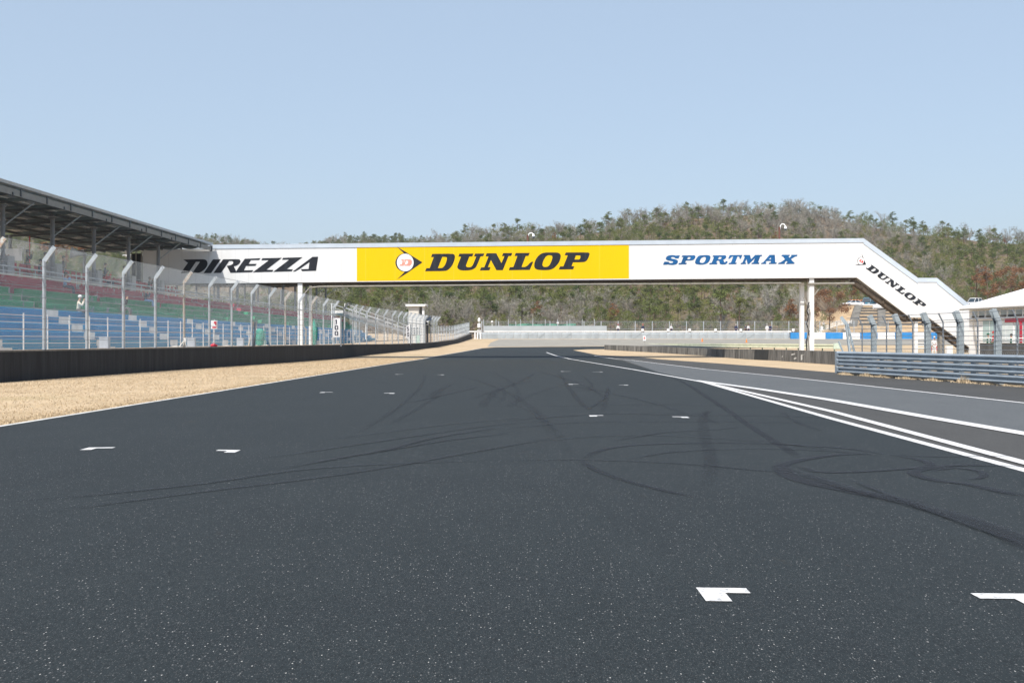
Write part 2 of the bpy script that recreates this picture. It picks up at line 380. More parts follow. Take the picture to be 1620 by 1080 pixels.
# dry turf blades along both verges
def blades(name, spots, h, m):
    mb = MB()
    for x, y, z, hh in spots:
        a = R.uniform(0, 6.28); w_ = R.uniform(.004, .009)*(1+y/30); l = R.uniform(.1, .9)
        dx, dy = math.cos(a)*w_, math.sin(a)*w_
        mb.add([(x-dx, y-dy, z), (x+dx, y+dy, z), (x+R.uniform(-1, 1)*hh*l, y+R.uniform(-1, 1)*hh*l, z+hh)], [(0, 1, 2)])
    o = bpy.data.objects.new(name, mb.mesh(name, m)); COL.objects.link(o); return tag(o, kind='stuff')
n = NT('dry_blade'); c = n.mix(n.rng(n.noise(n.coords(), 6, 3), .3, .7, 0, 1), (.46, .36, .235), (.54, .435, .295)); n.base(c); m_blade = n.fin(.9, 0, .1)
le_x = lambda Y: lerp_tab([(y, x) for x, y in LE]+[(p.y, p.x) for p in le2], Y)
sp = []
for i in range(70000):
    y = 15+85*R.random()**1.6; x0, x1 = wall_x(y)+.03, le_x(y)-.1
    if R.random() < .22: x = x1-abs(R.gauss(0, .25)); hh = R.uniform(.02, .055)
    else: x = R.uniform(x0, x1); hh = R.uniform(.012, .04)
    sp.append((x, y, 0, hh))
tag(blades('dry_grass', sp, .04, m_blade), 'short straw coloured winter turf beside the track', 'grass')
sp = []
for i in range(9000):
    y = R.uniform(30, 52.5); x = rail_x(y)-.02+R.gauss(0, .10); k = mnoise.noise((y*.9, 3.1, 0)); hh = R.uniform(.02, .08)+max(0, k)*R.uniform(.05, .4)
    if k > -.25: sp.append((x, y, 0.0, hh))
tag(blades('dry_weeds', sp, .2, m_blade), 'straw coloured weeds growing along the guardrail foot', 'weeds')
# ================================================================== CATCH FENCES ON THE LEFT WALL
m_galv = mat('galvanised_steel', (.45, .485, .51), .45, .3, var=.14, scale=4, bump=.08)
m_galv2 = mat('rusty_galvanised', (.46, .46, .44), .55, .3, var=.15, scale=5, dirt=(.36, .20, .09), damt=.75, dlo=.48, dhi=.62)
m_wire = mat('fence_wire', (.31, .35, .38), .5, .25, var=.06)
m_dgalv = mat('dull_steel', (.27, .29, .31), .5, .5, var=.15, scale=4)
def chain(mb, a, b, za, zb, ha, hb, pitch, wire, lean=Vector((0, 0, 0)), ang=60):
    # two families of straight wires filling a bay; a,b foot points (Vector xy), lean = offset of the top edge
    a, b = Vector((a[0], a[1], za)), Vector((b[0], b[1], zb)); ex = b-a; L = ex.length
    ta, tb_ = a+Vector((0, 0, ha))+lean, b+Vector((0, 0, hb))+lean; H = (ha+hb)/2
    def pt(u, v):
        return (a+ex*u)*(1-v)+(ta+(tb_-ta)*u)*v
    k = H/math.tan(math.radians(ang)); wv = Vector((ex.x, ex.y, 0)).normalized()*wire/2/math.sin(math.radians(ang))
    for sgn in (1, -1):
        s = -k if sgn > 0 else 0
        end = L if sgn > 0 else L+k
        while s < end:
            x0, x1, v0, v1 = s, s+sgn*k, 0., 1.
            if x0 < 0 or x0 > L:
                e = 0 if x0 < 0 else L; v0 = (e-x0)/(x1-x0); x0n = e
            else: x0n = x0
            if x1 < 0 or x1 > L:
                e = 0 if x1 < 0 else L; v1 = (e-x0)/(x1-x0); x1n = e
            else: x1n = x1
            if v1 > v0:
                p, q = pt(x0n/L, v0), pt(x1n/L, v1)
                e1 = (q-p).normalized(); e2 = e1.cross(Vector((1, 0, 0))).normalized(); e3 = e1.cross(e2); r_ = wire*.58
                mb.add([p+e2*r_, p+(e3*.87-e2*.5)*r_, p-(e3*.87+e2*.5)*r_, q+e2*r_, q+(e3*.87-e2*.5)*r_, q-(e3*.87+e2*.5)*r_], [(0, 1, 4, 3), (1, 2, 5, 4), (2, 0, 3, 5)])
            s += pitch
FO = .35
fx = lambda Y: wall_x(Y)-FO
fh = lambda Y: lerp_tab([(40, 3.6), (60, 3.55), (100, 3.2), (150, 2.7)], Y)      # straight height
fy = [42.3]
while fy[-1] < 149: fy.append(fy[-1]+(4.02 if fy[-1] < 105 else 3.1 if fy[-1] < 122 else 2.5))
t = thing('catch_fence', 'tall galvanised chain link fence with inclined tops along the black wall', 'fence', (fx(fy[0]), fy[0], wall_t(fy[0])))
mesh, arm_m, cab, rail = MB(), MB(), MB(), MB()
ARM = Vector((.42, 0, .55))
for i, y in enumerate(fy):
    x, z, h = fx(y), wall_t(y)-.02, fh(y)
    p = MB(); w_ = .17
    # channel post: web plus two flanges, with an arm inclined over the wall
    p.box((x+.07, y, z+h/2), (.012, w_, h)); p.box((x+.03, y-w_/2, z+h/2), (.08, .012, h)); p.box((x+.03, y+w_/2, z+h/2), (.08, .012, h))
    p.beam((x+.03, y, z+h-.03), (x+.03+ARM.x, y, z+h+ARM.z), w_, .075, up=(0, 1, 0)); p.box((x+.04, y, z+.01), (.24, .24, .02))
    for k in range(6): p.box((x+.085, y, z+.3+k*.58), (.03, w_+.03, .03))
    p.build('post', m_galv2 if i in (0, 5, 10, 12) else m_galv, t)
for a, b in zip(fy, fy[1:]):
    A, B = (fx(a)-.02, a), (fx(b)-.02, b); za, zb = wall_t(a)-.02, wall_t(b)-.02; ha, hb = fh(a), fh(b)
    near = a < 75; pit_ = .088 if near else .15 if a < 110 else .21; wi = .0026 if near else .0036 if a < 110 else .0058
    chain(mesh, A, B, za, zb, ha, hb, pit_, wi)
    chain(arm_m, A, B, za+ha, zb+hb, ARM.z, ARM.z, pit_, wi, lean=Vector((ARM.x, 0, 0)))
    for k in range(1, 9):
        cab.tube([(A[0]+.12, a, za+ha*k/8.6), (B[0]+.12, b, zb+hb*k/8.6)], .011, 4, cap=False)
    rail.tube([(A[0]+.03, a, za+ha*.8), (B[0]+.03, b, zb+hb*.8)], .028, 6); cab.tube([(A[0]+ARM.x, a, za+ha+ARM.z), (B[0]+ARM.x, b, zb+hb+ARM.z)], .012, 4)
mesh.build('wire_mesh', m_wire, t); arm_m.build('inclined_mesh', m_wire, t); cab.build('cable', m_dgalv, t); rail.build('top_rail', m_galv, t)
# lower straight fence on the curving end of the wall
t = thing('mesh_fence', 'lower pale mesh fence on the far curve of the black wall', 'fence', (fx(151), 151, wall_t(151)))
mesh, rail = MB(), MB(); yy = [151+i*(YE-152)/18 for i in range(19)]
for y in yy:
    p = MB(); p.box((fx(y), y, wall_t(y)+1.0), (.09, .09, 2.05)); p.build('post', m_galv, t)
for a, b in zip(yy, yy[1:]):
    chain(mesh, (fx(a), a), (fx(b), b), wall_t(a), wall_t(b), 1.95, 1.95, .18, .0045)
    for hh in (.1, .7, 1.3, 1.95): rail.tube([(fx(a), a, wall_t(a)+hh), (fx(b), b, wall_t(b)+hh)], .022, 5)
mesh.build('wire_mesh', m_wire, t); rail.build('rail', m_galv, t)

# ================================================================== GRANDSTAND
sx = lambda Y: .02*Y                                   # the stand runs along the track, bearing .02
m_conc = mat('stand_concrete', (.36, .355, .34), .9, var=.2, scale=.8, bump=.3, dirt=(.18, .175, .165), damt=.6)
m_aisle = mat('aisle_concrete', (.62, .615, .59), .9, var=.12, scale=1.5)
def seatpaint(name, col, worn):
    return mat(name, col, .7, var=.10, scale=.5, dirt=worn, damt=.75, dlo=.58, dhi=.64, spec=.2)
m_blue = seatpaint('blue_paint', (.0, .225, .43), (.002, .24, .44))
m_green = seatpaint('green_paint', (.004, .235, .105), (.21, .21, .26))
m_red = seatpaint('red_paint', (.34, .03, .06), (.36, .30, .33))
m_roofu = mat('roof_underside', (.52, .51, .48), .7, .1, var=.2, scale=1.2)
m_roofp = mat('roof_plate', (.20, .24, .25), .6, .2, var=.15)
m_roofs = mat('roof_steel', (.10, .11, .115), .6, .2, var=.15)
m_batt = mat('roof_batten', (.72, .70, .66), .6)
m_fasc = mat('fascia_grey', (.24, .23, .205), .6, .1, var=.1)
m_gut = mat('gutter', (.42, .46, .50), .4, .4, var=.1)
m_postp = mat('stand_post', (.20, .21, .22), .5, .3, var=.15, scale=2, dirt=(.22, .14, .09), damt=.5)
m_white = mat('white_steel', (.78, .78, .76), .5, var=.06, scale=2, dirt=(.45, .36, .27), damt=.5, dlo=.6, dhi=.75)
NR, TR, RI, XF, Z0 = 10, .63, .375, -22.0, 1.3
aisles = [35.3+11.7*i for i in range(12)]
def sect(ya, yb): return [(ya, yb)]
t = thing('grandstand', 'long roofed grandstand with blue, green and red bench tiers', 'grandstand', (-28, 60, 1.2))
YS0, YS1 = 32.0, 163.0
conc = MB()
for i in range(NR):
    xa = XF-i*TR; z = Z0+i*RI
    for a, b in ((YS0, YS1),):
        conc.add([(xa+sx(a), a, z-1.5), (xa+sx(b), b, z-1.5), (xa+sx(b), b, z), (xa+sx(a), a, z), (xa-TR+sx(a), a, z), (xa-TR+sx(b), b, z)], [(0, 1, 2, 3), (3, 2, 5, 4)])
conc.build('terrace', m_conc, t)
edges = [YS0]+[v for a in aisles for v in (a-.75, a+.75)]+[YS1]
for i in range(NR):
    mtl = m_blue if i < 5 else m_green if i < 8 else m_red
    xa = XF-i*TR; z = Z0+i*RI; mb = MB()
    for a, b in zip(edges[::2], edges[1::2]):
        if b-a < .5: continue
        # painted riser skin and the bench slab with rounded nose
        mb.add([(xa+sx(a)+.012, a, z-RI+.01), (xa+sx(b)+.012, b, z-RI+.01), (xa+sx(b)+.012, b, z-.01), (xa+sx(a)+.012, a, z-.01)], [(0, 1, 2, 3)])
        prof = [(-.22, 0), (-.22, .29), (.16, .30), (.205, .285), (.21, .25), (.185, .22), (.175, 0)]
        mb.sweep(prof, [(xa-.2+sx(a), a, z), (xa-.2+sx(b), b, z)], closed=True)
    mb.build('bench_row', mtl, t)
for a in aisles:
    st = MB()
    for i in range(5):
        xa = XF-i*TR
        st.box((xa+sx(a)+.15, a, Z0+i*RI-RI/2-.03), (.5, 1.49, RI-.07)); st.box((xa+sx(a)+.002, a, Z0+i*RI-.25), (.02, 1.48, .5))
    for i in range(5): st.box((XF-i*TR+sx(a)-.215, a, Z0+i*RI+.145), (.41, 1.5, .31))
    st.build('aisle_steps', m_aisle, t)
# upper deck, parapet, pillars and the red seats in the shade
ZT = Z0+(NR-1)*RI+.3; XT = XF-NR*TR
dk = MB()
dk.add([(XT+sx(YS0), YS0, ZT-.4), (XT+sx(YS1), YS1, ZT-.4), (XT+sx(YS1), YS1, ZT), (XT+sx(YS0), YS0, ZT), (XT-9+sx(YS0), YS0, ZT+1.2), (XT-9+sx(YS1), YS1, ZT+1.2)], [(0, 1, 2, 3), (3, 2, 5, 4)])
dk.build('upper_deck', m_conc, t)
rl = MB()
for hh, r_ in ((.55, .045), (.3, .03)):
    rl.tube([(XT+.1+sx(YS0), YS0, ZT+hh), (XT+.1+sx(YS1), YS1, ZT+hh)], r_, 6)
y = YS0
while y < YS1: rl.tube([(XT+.1+sx(y), y, ZT-.1), (XT+.1+sx(y), y, ZT+.55)], .03, 5); y += 1.95
rl.build('upper_rail', m_galv, t)
m_dred = mat('shaded_red_seat', (.42, .035, .05), .5, var=.15, scale=2)
for r in range(3):
    xx = XT-2.2-r*1.1; zz = ZT+.29+r*.147; y = YS0+1
    while y < 99:
        if R.random() < .72:
            mb = MB(); mb.box((xx+sx(y), y, zz+.42), (.42, .44, .05)); mb.box((xx-.2+sx(y), y, zz+.66), (.05, .44, .42)); mb.box((xx+sx(y), y, zz+.2), (.06, .06, .4)); mb.build('upper_seat', m_dred, t)
        y += .95
yps = [64-6.6*4+6.6*i for i in range(9)]
yps2 = [107.5+6.9*i for i in range(9)]
XP = -29.5
for y in yps+yps2:
    x = XP+sx(y)
    p = MB(); p.tube([(x, y, ZT), (x, y, 9.05)], .13, 10); p.box((x, y, 9.05), (.4, .4, .06)); p.build('roof_post', m_postp, t)
    if y < 99:
        q = MB(); q.box((x-.1, y+.5, ZT+.65), (.7, .9, 1.3)); q.build('concrete_plinth', m_conc, t, bevel=.03)
    b = MB(); b.tube([(x+.1, y, 7.95), (x+1.75, y, 9.2)], .045, 6); b.build('brace', m_galv, t)
    p = MB(); xr = -36.4+sx(y); p.tube([(xr, y+3, ZT), (xr, y+3, 8.9)], .12, 8); p.build('rear_post', m_postp, t)
XRF, XRB, ZF, ZB = -27.4, -37.2, 9.66, 9.22
def roof(y0, y1):
    q = MB(); n_ = int((y1-y0)/.82); st_ = (y1-y0)/n_
    # shallow barrel corrugations running front to back
    pr = []
    for i in range(n_*4+1):
        y = y0+(y1-y0)*i/(n_*4); pr.append((y, .09*abs(math.sin(math.pi*i/4))))
    vs = []; 
    for y, dz in pr: vs += [(XRF+sx(y), y, ZF-.02+dz), (XRB+sx(y), y, ZB-.02+dz), (XRF+sx(y), y, ZF+.02+dz), (XRB+sx(y), y, ZB+.02+dz)]
    fs = []
    for i in range(len(pr)-1): fs += [(4*i, 4*i+1, 4*i+5, 4*i+4), (4*i+2, 4*i+6, 4*i+7, 4*i+3)]
    q.add(vs, fs); o = q.build('roof_sheet', m_roofu, t)
    q = MB()
    for k in range(6):
        f = .09+k*.165; x = XRF+(XRB-XRF)*f; z = ZF+(ZB-ZF)*f-.17
        q.beam((x+sx(y0), y0, z), (x+sx(y1), y1, z), .08, .16)
    y = y0+.05
    while y < y1+.01:
        q.beam((XRF+.1+sx(y), y, ZF-.42), (XRB+.2+sx(y), y, ZB-.42), .10, .14); y += 6.6
    y = y0+1.65
    while y < y1:
        # bowed stiffeners between the purlins
        pts = [(XRF-.2+(XRB-XRF)*j/12+sx(y), y, ZF+(ZB-ZF)*j/12-.22+.12*abs(math.sin(j*math.pi/3))) for j in range(13)]
        q.tube(pts, .03, 5); y += 3.3
    q.build('roof_beam', m_roofs, t)
    q = MB(); y = y0+.9
    while y < y1:
        # arched plates hanging between the purlins
        for k in range(5):
            f0, f1 = .09+k*.165, .09+(k+1)*.165; top_, low_ = [], []
            for j in range(9):
                f = f0+(f1-f0)*j/8; x = XRF+(XRB-XRF)*f+sx(y); z = ZF+(ZB-ZF)*f-.06; top_.append((x, y, z)); low_.append((x, y, z-.05-.17*math.sin(math.pi*j/8)**.7))
            q.extrude(top_+low_[::-1], (0, .03, 0))
        q.build('arched_plate', m_roofp, t); q = MB(); y += 3.3
    q = MB()
    for k in range(12):
        f = .05+k*.083; x = XRF+(XRB-XRF)*f; z = ZF+(ZB-ZF)*f-.05; q.beam((x+sx(y0), y0, z), (x+sx(y1), y1, z), .07, .07)
    q.build('roof_batten', m_batt, t)
    q = MB()
    q.beam((XRF+.02+sx(y0), y0, ZF-.33), (XRF+.02+sx(y1), y1, ZF-.33), .06, .34)
    q.build('fascia', m_fasc, t)
    y = y0+1
    while y < y1: q = MB(); q.box((XRF+.07+sx(y), y, ZF-.27), (.06, .12, .40)); q.build('bracket', m_roofs, t); y += 3.3
    q = MB(); q.box((XRF+.01+sx(y1-.08), y1-.08, ZF-.3), (.2, .14, .46)); q.build('end_bracket', m_roofs, t)
    q = MB(); q.sweep([(-.06, -.05), (.14, -.05), (.17, .11), (.12, .11), (.10, 0), (-.06, .02)], [(XRF+sx(y0), y0, ZF+.04), (XRF+sx(y1), y1, ZF+.04)], closed=True); q.build('gutter', m_gut, t)
roof(34, 97.7); roof(104, YS1)
# railing along the foot of the stand
m_rpale = mat('pale_steel_rail', (.56, .57, .57), .5, .1, var=.1)
t = thing('white_railing', 'white five bar steel railing in front of the blue benches', 'railing', (-20.4, 42, 1.2))
mb = MB(); rx_ = lambda Y: -21.15+sx(Y)
ya = 36.0; rails = MB()
while ya < 140:
    p = MB(); zb_ = wall_t(ya)-.05; p.tube([(rx_(ya), ya, zb_), (rx_(ya), ya, zb_+1.55)], .032, 6); p.build('rail_post', m_rpale, t); ya += 2.35
for k in range(5):
    pts = [(rx_(y)+.03, y, wall_t(y)-.05+.3+k*.29) for y in range(36, 141, 8)]; rails.tube(pts, .018, 5)
rails.build('rail', m_rpale, t)
# stair ramp with white handrails at the far end of the stand
t = thing('access_ramp', 'grey stair ramp with white handrails descending beyond the far benches', 'ramp', (-20, 150, 1.3))
r0, r1 = P(535, 493, 142), P(648, 530, 168)
q = MB(); q.beam(r0, r1, 1.6, .35); q.build('ramp_deck', m_aisle, t); q = MB()
for o_ in (-.8, .8):
    for hh in (.55, 1.0): q.tube([r0+Vector((o_, 0, hh)), r1+Vector((o_, 0, hh))], .05, 6)
for k in range(8):
    p = r0.lerp(r1, k/7)
    for o_ in (-.8, .8): q.tube([p+Vector((o_, 0, -2.2)), p+Vector((o_, 0, 1.0))], .06, 6)
q.build('handrail', m_white, t)

# ================================================================== FOOTBRIDGE
YB = 99.0; KB = .039
def FB(x, y, out=0.0):
    # a point of the front face, out metres proud of it
    Y = YB/(1-KB*(x-CX)/F); p = P(x, y, Y); nrm = Vector((KB, -1, 0)).normalized(); return p+nrm*out
NB = Vector((KB, -1, 0)).normalized(); BK = -NB
n = NT('white_cladding'); co_ = n.coords((1, 1, .25)); f_ = n.noise(co_, .9, 5, .6); c = n.mix(n.rng(f_, .5, .8, 0, .5), (.71, .71, .70), (.60, .60, .585))
tc = n.n('ShaderNodeTexCoord'); sp_ = n.n('ShaderNodeSeparateXYZ'); n.l(tc.outputs['Object'], sp_.inputs[0])
sm = n.math('LESS_THAN', n.math('FRACT', n.math('MULTIPLY', sp_.outputs[0], 1/1.12)), .022)
c = n.mix(n.math('MULTIPLY', sm, .5), c, (.45, .45, .45)); n.base(c)
m_wclad = n.fin(.45, 0, .4)
n = NT('yellow_cladding'); tc = n.n('ShaderNodeTexCoord'); sp_ = n.n('ShaderNodeSeparateXYZ'); n.l(tc.outputs['Object'], sp_.inputs[0])
sm = n.math('LESS_THAN', n.math('FRACT', n.math('MULTIPLY', sp_.outputs[0], 1/2.5)), .012); f_ = n.noise(n.coords((1, 1, .2)), .8, 4)
c = n.mix(n.rng(f_, .4, .75, 0, .35), (.80, .50, .0002), (.78, .48, .0002)); c = n.mix(n.math('MULTIPLY', sm, .5), c, (.85, .62, .10)); n.base(c); m_yel = n.fin(.5, 0, .15)
m_cop = mat('coping_metal', (.50, .56, .62), .45, .05, var=.06, scale=1)
m_brown = mat('brown_girder', (.075, .058, .042), .8, var=.3, scale=1.5, dirt=(.20, .13, .08), damt=.5)
m_conduit = mat('grey_conduit', (.24, .225, .195), .6, .1, var=.2)
n = NT('black_lettering'); f_ = n.noise(n.coords((2.2, 2.2, .18)), 1.5, 5, .7); n.base(n.mix(n.rng(f_, .5, .75, 0, .55), (.012, .013, .017), (.05, .06, .072))); m_blk = n.fin(.35, 0, .45)
m_blue_l = mat('blue_lettering', (.005, .092, .26), .45, var=.22, scale=1.2)
m_salmon = mat('faded_red_lettering', (.85, .30, .23), .5, var=.05); m_redl = mat('red_lettering', (.75, .035, .02), .5, var=.05); m_disc = mat('white_disc', (.80, .80, .80), .45, var=.03)
t = thing('footbridge', 'white and yellow covered footbridge with a stair, spanning the track', 'footbridge', (0, YB, 0))
top = [(226, 389.6), (335, 388.6), (1366, 378.3), (1452, 441), (1482, 441), (1534.5, 483.5), (1547, 489.5)]
bot = [(1547, 558), (1534, 558), (1534, 549.5), (1469, 502), (1440, 502), (1355.6, 439), (226, 449)]
WB = 2.9
mb = MB(); mb.extrude([FB(*p) for p in top[:3]+[(1355.6, 439), (226, 449)]], BK*WB); mb.build('cladding', m_wclad, t)
mb = MB(); mb.extrude([FB(*p) for p in [(1355.8, 439), (1366.2, 378.3)]+top[3:]+bot[:5]], BK*1.3); mb.build('stair_cladding', m_wclad, t)
# coping that follows the roofline
for lst in (top[:3], top[2:4], top[3:5], top[4:6]):
    mb = MB()
    for (x0, y0), (x1, y1) in zip(lst, lst[1:]):
        th = 5.2
        a, b = FB(x0, y0-.35, .05), FB(x1, y1-.35, .05); dn = 5.2 if abs(y1-y0) < 15 else 7.6
        c_, d_ = FB(x1, y1+dn, .05), FB(x0, y0+dn, .05)
        mb.extrude([a, b, c_, d_], BK*.04); mb.extrude([a+Vector((0, 0, .005)), b+Vector((0, 0, .005)), b+Vector((0, 0, .06)), a+Vector((0, 0, .06))], BK*(WB+.1))
    mb.build('coping', m_cop, t)
# yellow panel
mb = MB(); mb.extrude([FB(564.5, 391.3, .012), FB(995, 386.6, .012), FB(995, 440.4, .012), FB(564.5, 444.7, .012)], BK*.01); mb.build('yellow_panel', m_yel, t)
def letters(name, glyphs, m, out=.02, parent=None, amap=None):
    cu = bpy.data.curves.new(name, 'CURVE'); cu.dimensions = '2D'; cu.fill_mode = 'BOTH'; cu.extrude = 0
    for loop in glyphs:
        s_ = cu.splines.new('POLY'); s_.points.add(len(loop)-1); s_.use_cyclic_u = True
        for p, (x, y) in zip(s_.points, loop): p.co = (x*.1, -y*.1, 0, 1)
    ob = bpy.data.objects.new(name, cu); COL.objects.link(ob)
    dg = bpy.context.evaluated_depsgraph_get(); me = bpy.data.meshes.new_from_object(ob.evaluated_get(dg)); bpy.data.objects.remove(ob)
    bm = bmesh.new(); bm.from_mesh(me)
    for v in bm.verts:
        x, y = v.co.x*10, -v.co.y*10
        v.co = FB(x, y, out)
    ret = bmesh.ops.extrude_face_region(bm, geom=bm.faces[:])
    for v in ret['geom']:
        if isinstance(v, bmesh.types.BMVert): v.co += BK*.006
    bmesh.ops.recalc_face_normals(bm, faces=bm.faces); bm.to_mesh(me); bm.free()
    me.name = name; me.materials.clear(); me.materials.append(m)
    o = bpy.data.objects.new(name, me); COL.objects.link(o); put(o, parent or t); return o
def L(org, s, pts): return [(org[0]+x/s, org[1]+y/s) for x, y in pts]
def smooth(loop, lim=35):
    # one Chaikin pass on corners that turn gently (curves), hard corners stay
    out = []; k = len(loop)
    for i in range(k):
        a, b, c = Vector(loop[i-1]), Vector(loop[i]), Vector(loop[(i+1) % k])
        ang = abs(math.degrees((b-a).angle(c-b))) if (b-a).length and (c-b).length else 0
        if 4 < ang < lim: out += [tuple(b+(a-b)*.25), tuple(b+(c-b)*.25)]
        else: out.append(tuple(b))
    return out
oA, oB, s1 = (280, 395), (390, 395), 13.5
direzza = [L(oA, s1, [(135, 210), (560, 204), (610, 212), (645, 245), (657, 290), (645, 345), (610, 400), (555, 450), (490, 487), (420, 500), (78, 500), (235, 280)]), L(oA, s1, [(405, 258), (492, 258), (350, 465), (265, 465)]),
 L(oA, s1, [(770, 207), (935, 205), (730, 498), (570, 500)]),
 L(oA, s1, [(985, 205), (1290, 202), (1335, 208), (1358, 240), (1350, 275), (1310, 318), (1262, 343), (1212, 355), (1262, 445), (1262, 489), (1142, 492), (1065, 345), (1150, 330), (1195, 302), (1205, 265), (1182, 242), (1115, 240), (940, 495), (780, 498)]),
 L(oB, s1, [(-35, 193), (300, 182), (270, 218), (95, 222), (45, 302), (218, 302), (188, 342), (-12, 347), (-55, 442), (145, 437), (118, 478), (-221, 489), (-218, 448)]),
 L(oB, s1, [(340, 182), (755, 172), (425, 428), (575, 430), (550, 470), (135, 482), (480, 222), (318, 224)]),
 L(oB, s1, [(785, 172), (1195, 160), (860, 414), (990, 420), (965, 460), (570, 472), (915, 210), (760, 213)]),
 L(oB, s1, [(1410, 152), (1530, 150), (1485, 447), (1190, 457), (1158, 415), (1325, 410), (1345, 265), (1060, 460), (988, 465)])]
letters('direzza_lettering', [smooth(l) for l in direzza], m_blk)
s2 = 16.2; c1, c2, c3 = (665, 392), (755, 392), (840, 392)
dunlop = [L(c1, s2, [(305, 155), (830, 150), (870, 170), (890, 215), (880, 290), (850, 380), (810, 460), (760, 520), (710, 565), (640, 595), (125, 600), (155, 520), (240, 520), (345, 238), (275, 238)]), L(c1, s2, [(560, 232), (650, 232), (682, 250), (680, 300), (655, 390), (620, 460), (565, 518), (450, 518)]),
 L(c1, s2, [(1000, 150), (1360, 148), (1330, 220), (1255, 222), (1170, 440), (1170, 470), (1200, 498), (1270, 498), (1320, 475), (1350, 430), (1435, 222), (1375, 222), (1405, 148), (1638, 146), (1610, 215), (1543, 222), (1440, 470), (1400, 520), (1330, 560), (1220, 580), (1060, 580), (985, 555), (948, 510), (950, 460), (1045, 225), (975, 225)]),
 L(c2, s2, [(240, 140), (488, 138), (620, 390), (700, 212), (632, 212), (665, 135), (900, 133), (870, 208), (800, 212), (655, 572), (490, 572), (350, 310), (272, 495), (340, 497), (310, 575), (68, 580), (100, 500), (180, 498), (290, 222), (215, 220)]),
 L(c2, s2, [(985, 133), (1345, 130), (1310, 208), (1240, 210), (1135, 490), (1255, 490), (1375, 358), (1435, 358), (1345, 565), (810, 572), (835, 495), (925, 492), (1030, 210), (958, 210)]),
 L(c3, s2, [(340, 120), (620, 118), (700, 125), (750, 160), (765, 210), (750, 290), (715, 380), (650, 460), (580, 525), (500, 560), (400, 572), (220, 568), (130, 550), (85, 500), (82, 420), (110, 320), (165, 230), (240, 160)]), L(c3, s2, [(430, 190), (490, 188), (540, 205), (552, 245), (535, 310), (500, 400), (455, 470), (400, 490), (330, 490), (295, 460), (292, 410), (320, 320), (370, 230)]),
 L(c3, s2, [(895, 120), (1460, 116), (1500, 140), (1500, 175), (1475, 250), (1435, 320), (1390, 355), (1330, 368), (1075, 372), (1040, 470), (1110, 472), (1080, 550), (712, 555), (745, 478), (830, 475), (945, 192), (860, 190)]), L(c3, s2, [(1150, 195), (1265, 195), (1268, 260), (1235, 300), (1115, 300)])]
letters('dunlop_lettering', [smooth(l, 50) for l in dunlop], m_blk, .022)
lo, s3 = (615, 385), 18.
arrow = [L(lo, s3, [(225, 92), (520, 265), (640, 343), (960, 540), (540, 832), (230, 1030), (455, 812), (370, 795), (300, 755), (240, 700), (200, 620), (187, 545), (200, 480), (240, 400), (300, 335), (370, 300), (438, 285)])]
disc = [L(lo, s3, [(470+238*math.cos(a*math.pi/20), 545+250*math.sin(a*math.pi/20)) for a in range(40)])]
dlog = [L(lo, s3, [(360, 455), (432, 455), (432, 560), (446, 530), (446, 455), (620, 455), (658, 490), (665, 545), (650, 600), (600, 642), (446, 642), (446, 610), (432, 610), (432, 642), (300, 642), (320, 600), (370, 595), (395, 500), (345, 490)]), L(lo, s3, [(490, 495), (540, 495), (555, 520), (545, 560), (520, 595), (460, 600)])]
em = letters('arrow_emblem', arrow, m_blk, .021); letters('emblem_disc', disc, m_disc, .024, em); letters('emblem_letter', dlog, m_salmon, .027, em)
# the same word and emblem on the slope of the stair
def amap(loop):
    out = []
    for x, y in loop:
        dx, dy = x-672.7, y-429.0
        b = (-dy-2.7*0)/27.4
        # solve dx,dy = a*(211.3,-2.7)+b*(11.1,-27.4)
        det = 211.3*-27.4-11.1*-2.7; a_ = (dx*-27.4-11.1*dy)/det; b_ = (211.3*dy+2.7*dx)/det
        out.append((1369.3+a_*73.8+b_*9.5, 424.2+a_*53.2-b_*5.6))
    return out
def lmap(loop): return [(1362+.301*(x-641)-.2036*(y-415), 412.6+.2206*(x-641)+.346*(y-415)) for x, y in loop]
letters('stair_lettering', [amap(smooth(l, 50)) for l in dunlop], m_blk)
em = letters('stair_emblem', [lmap(l) for l in arrow], m_blk, .02); letters('emblem_disc', [lmap(l) for l in disc], m_disc, .023, em); letters('emblem_letter', [lmap(l) for l in dlog], m_redl, .026, em)
o1, o2, s4 = (1040, 396), (1150, 396), 13.5
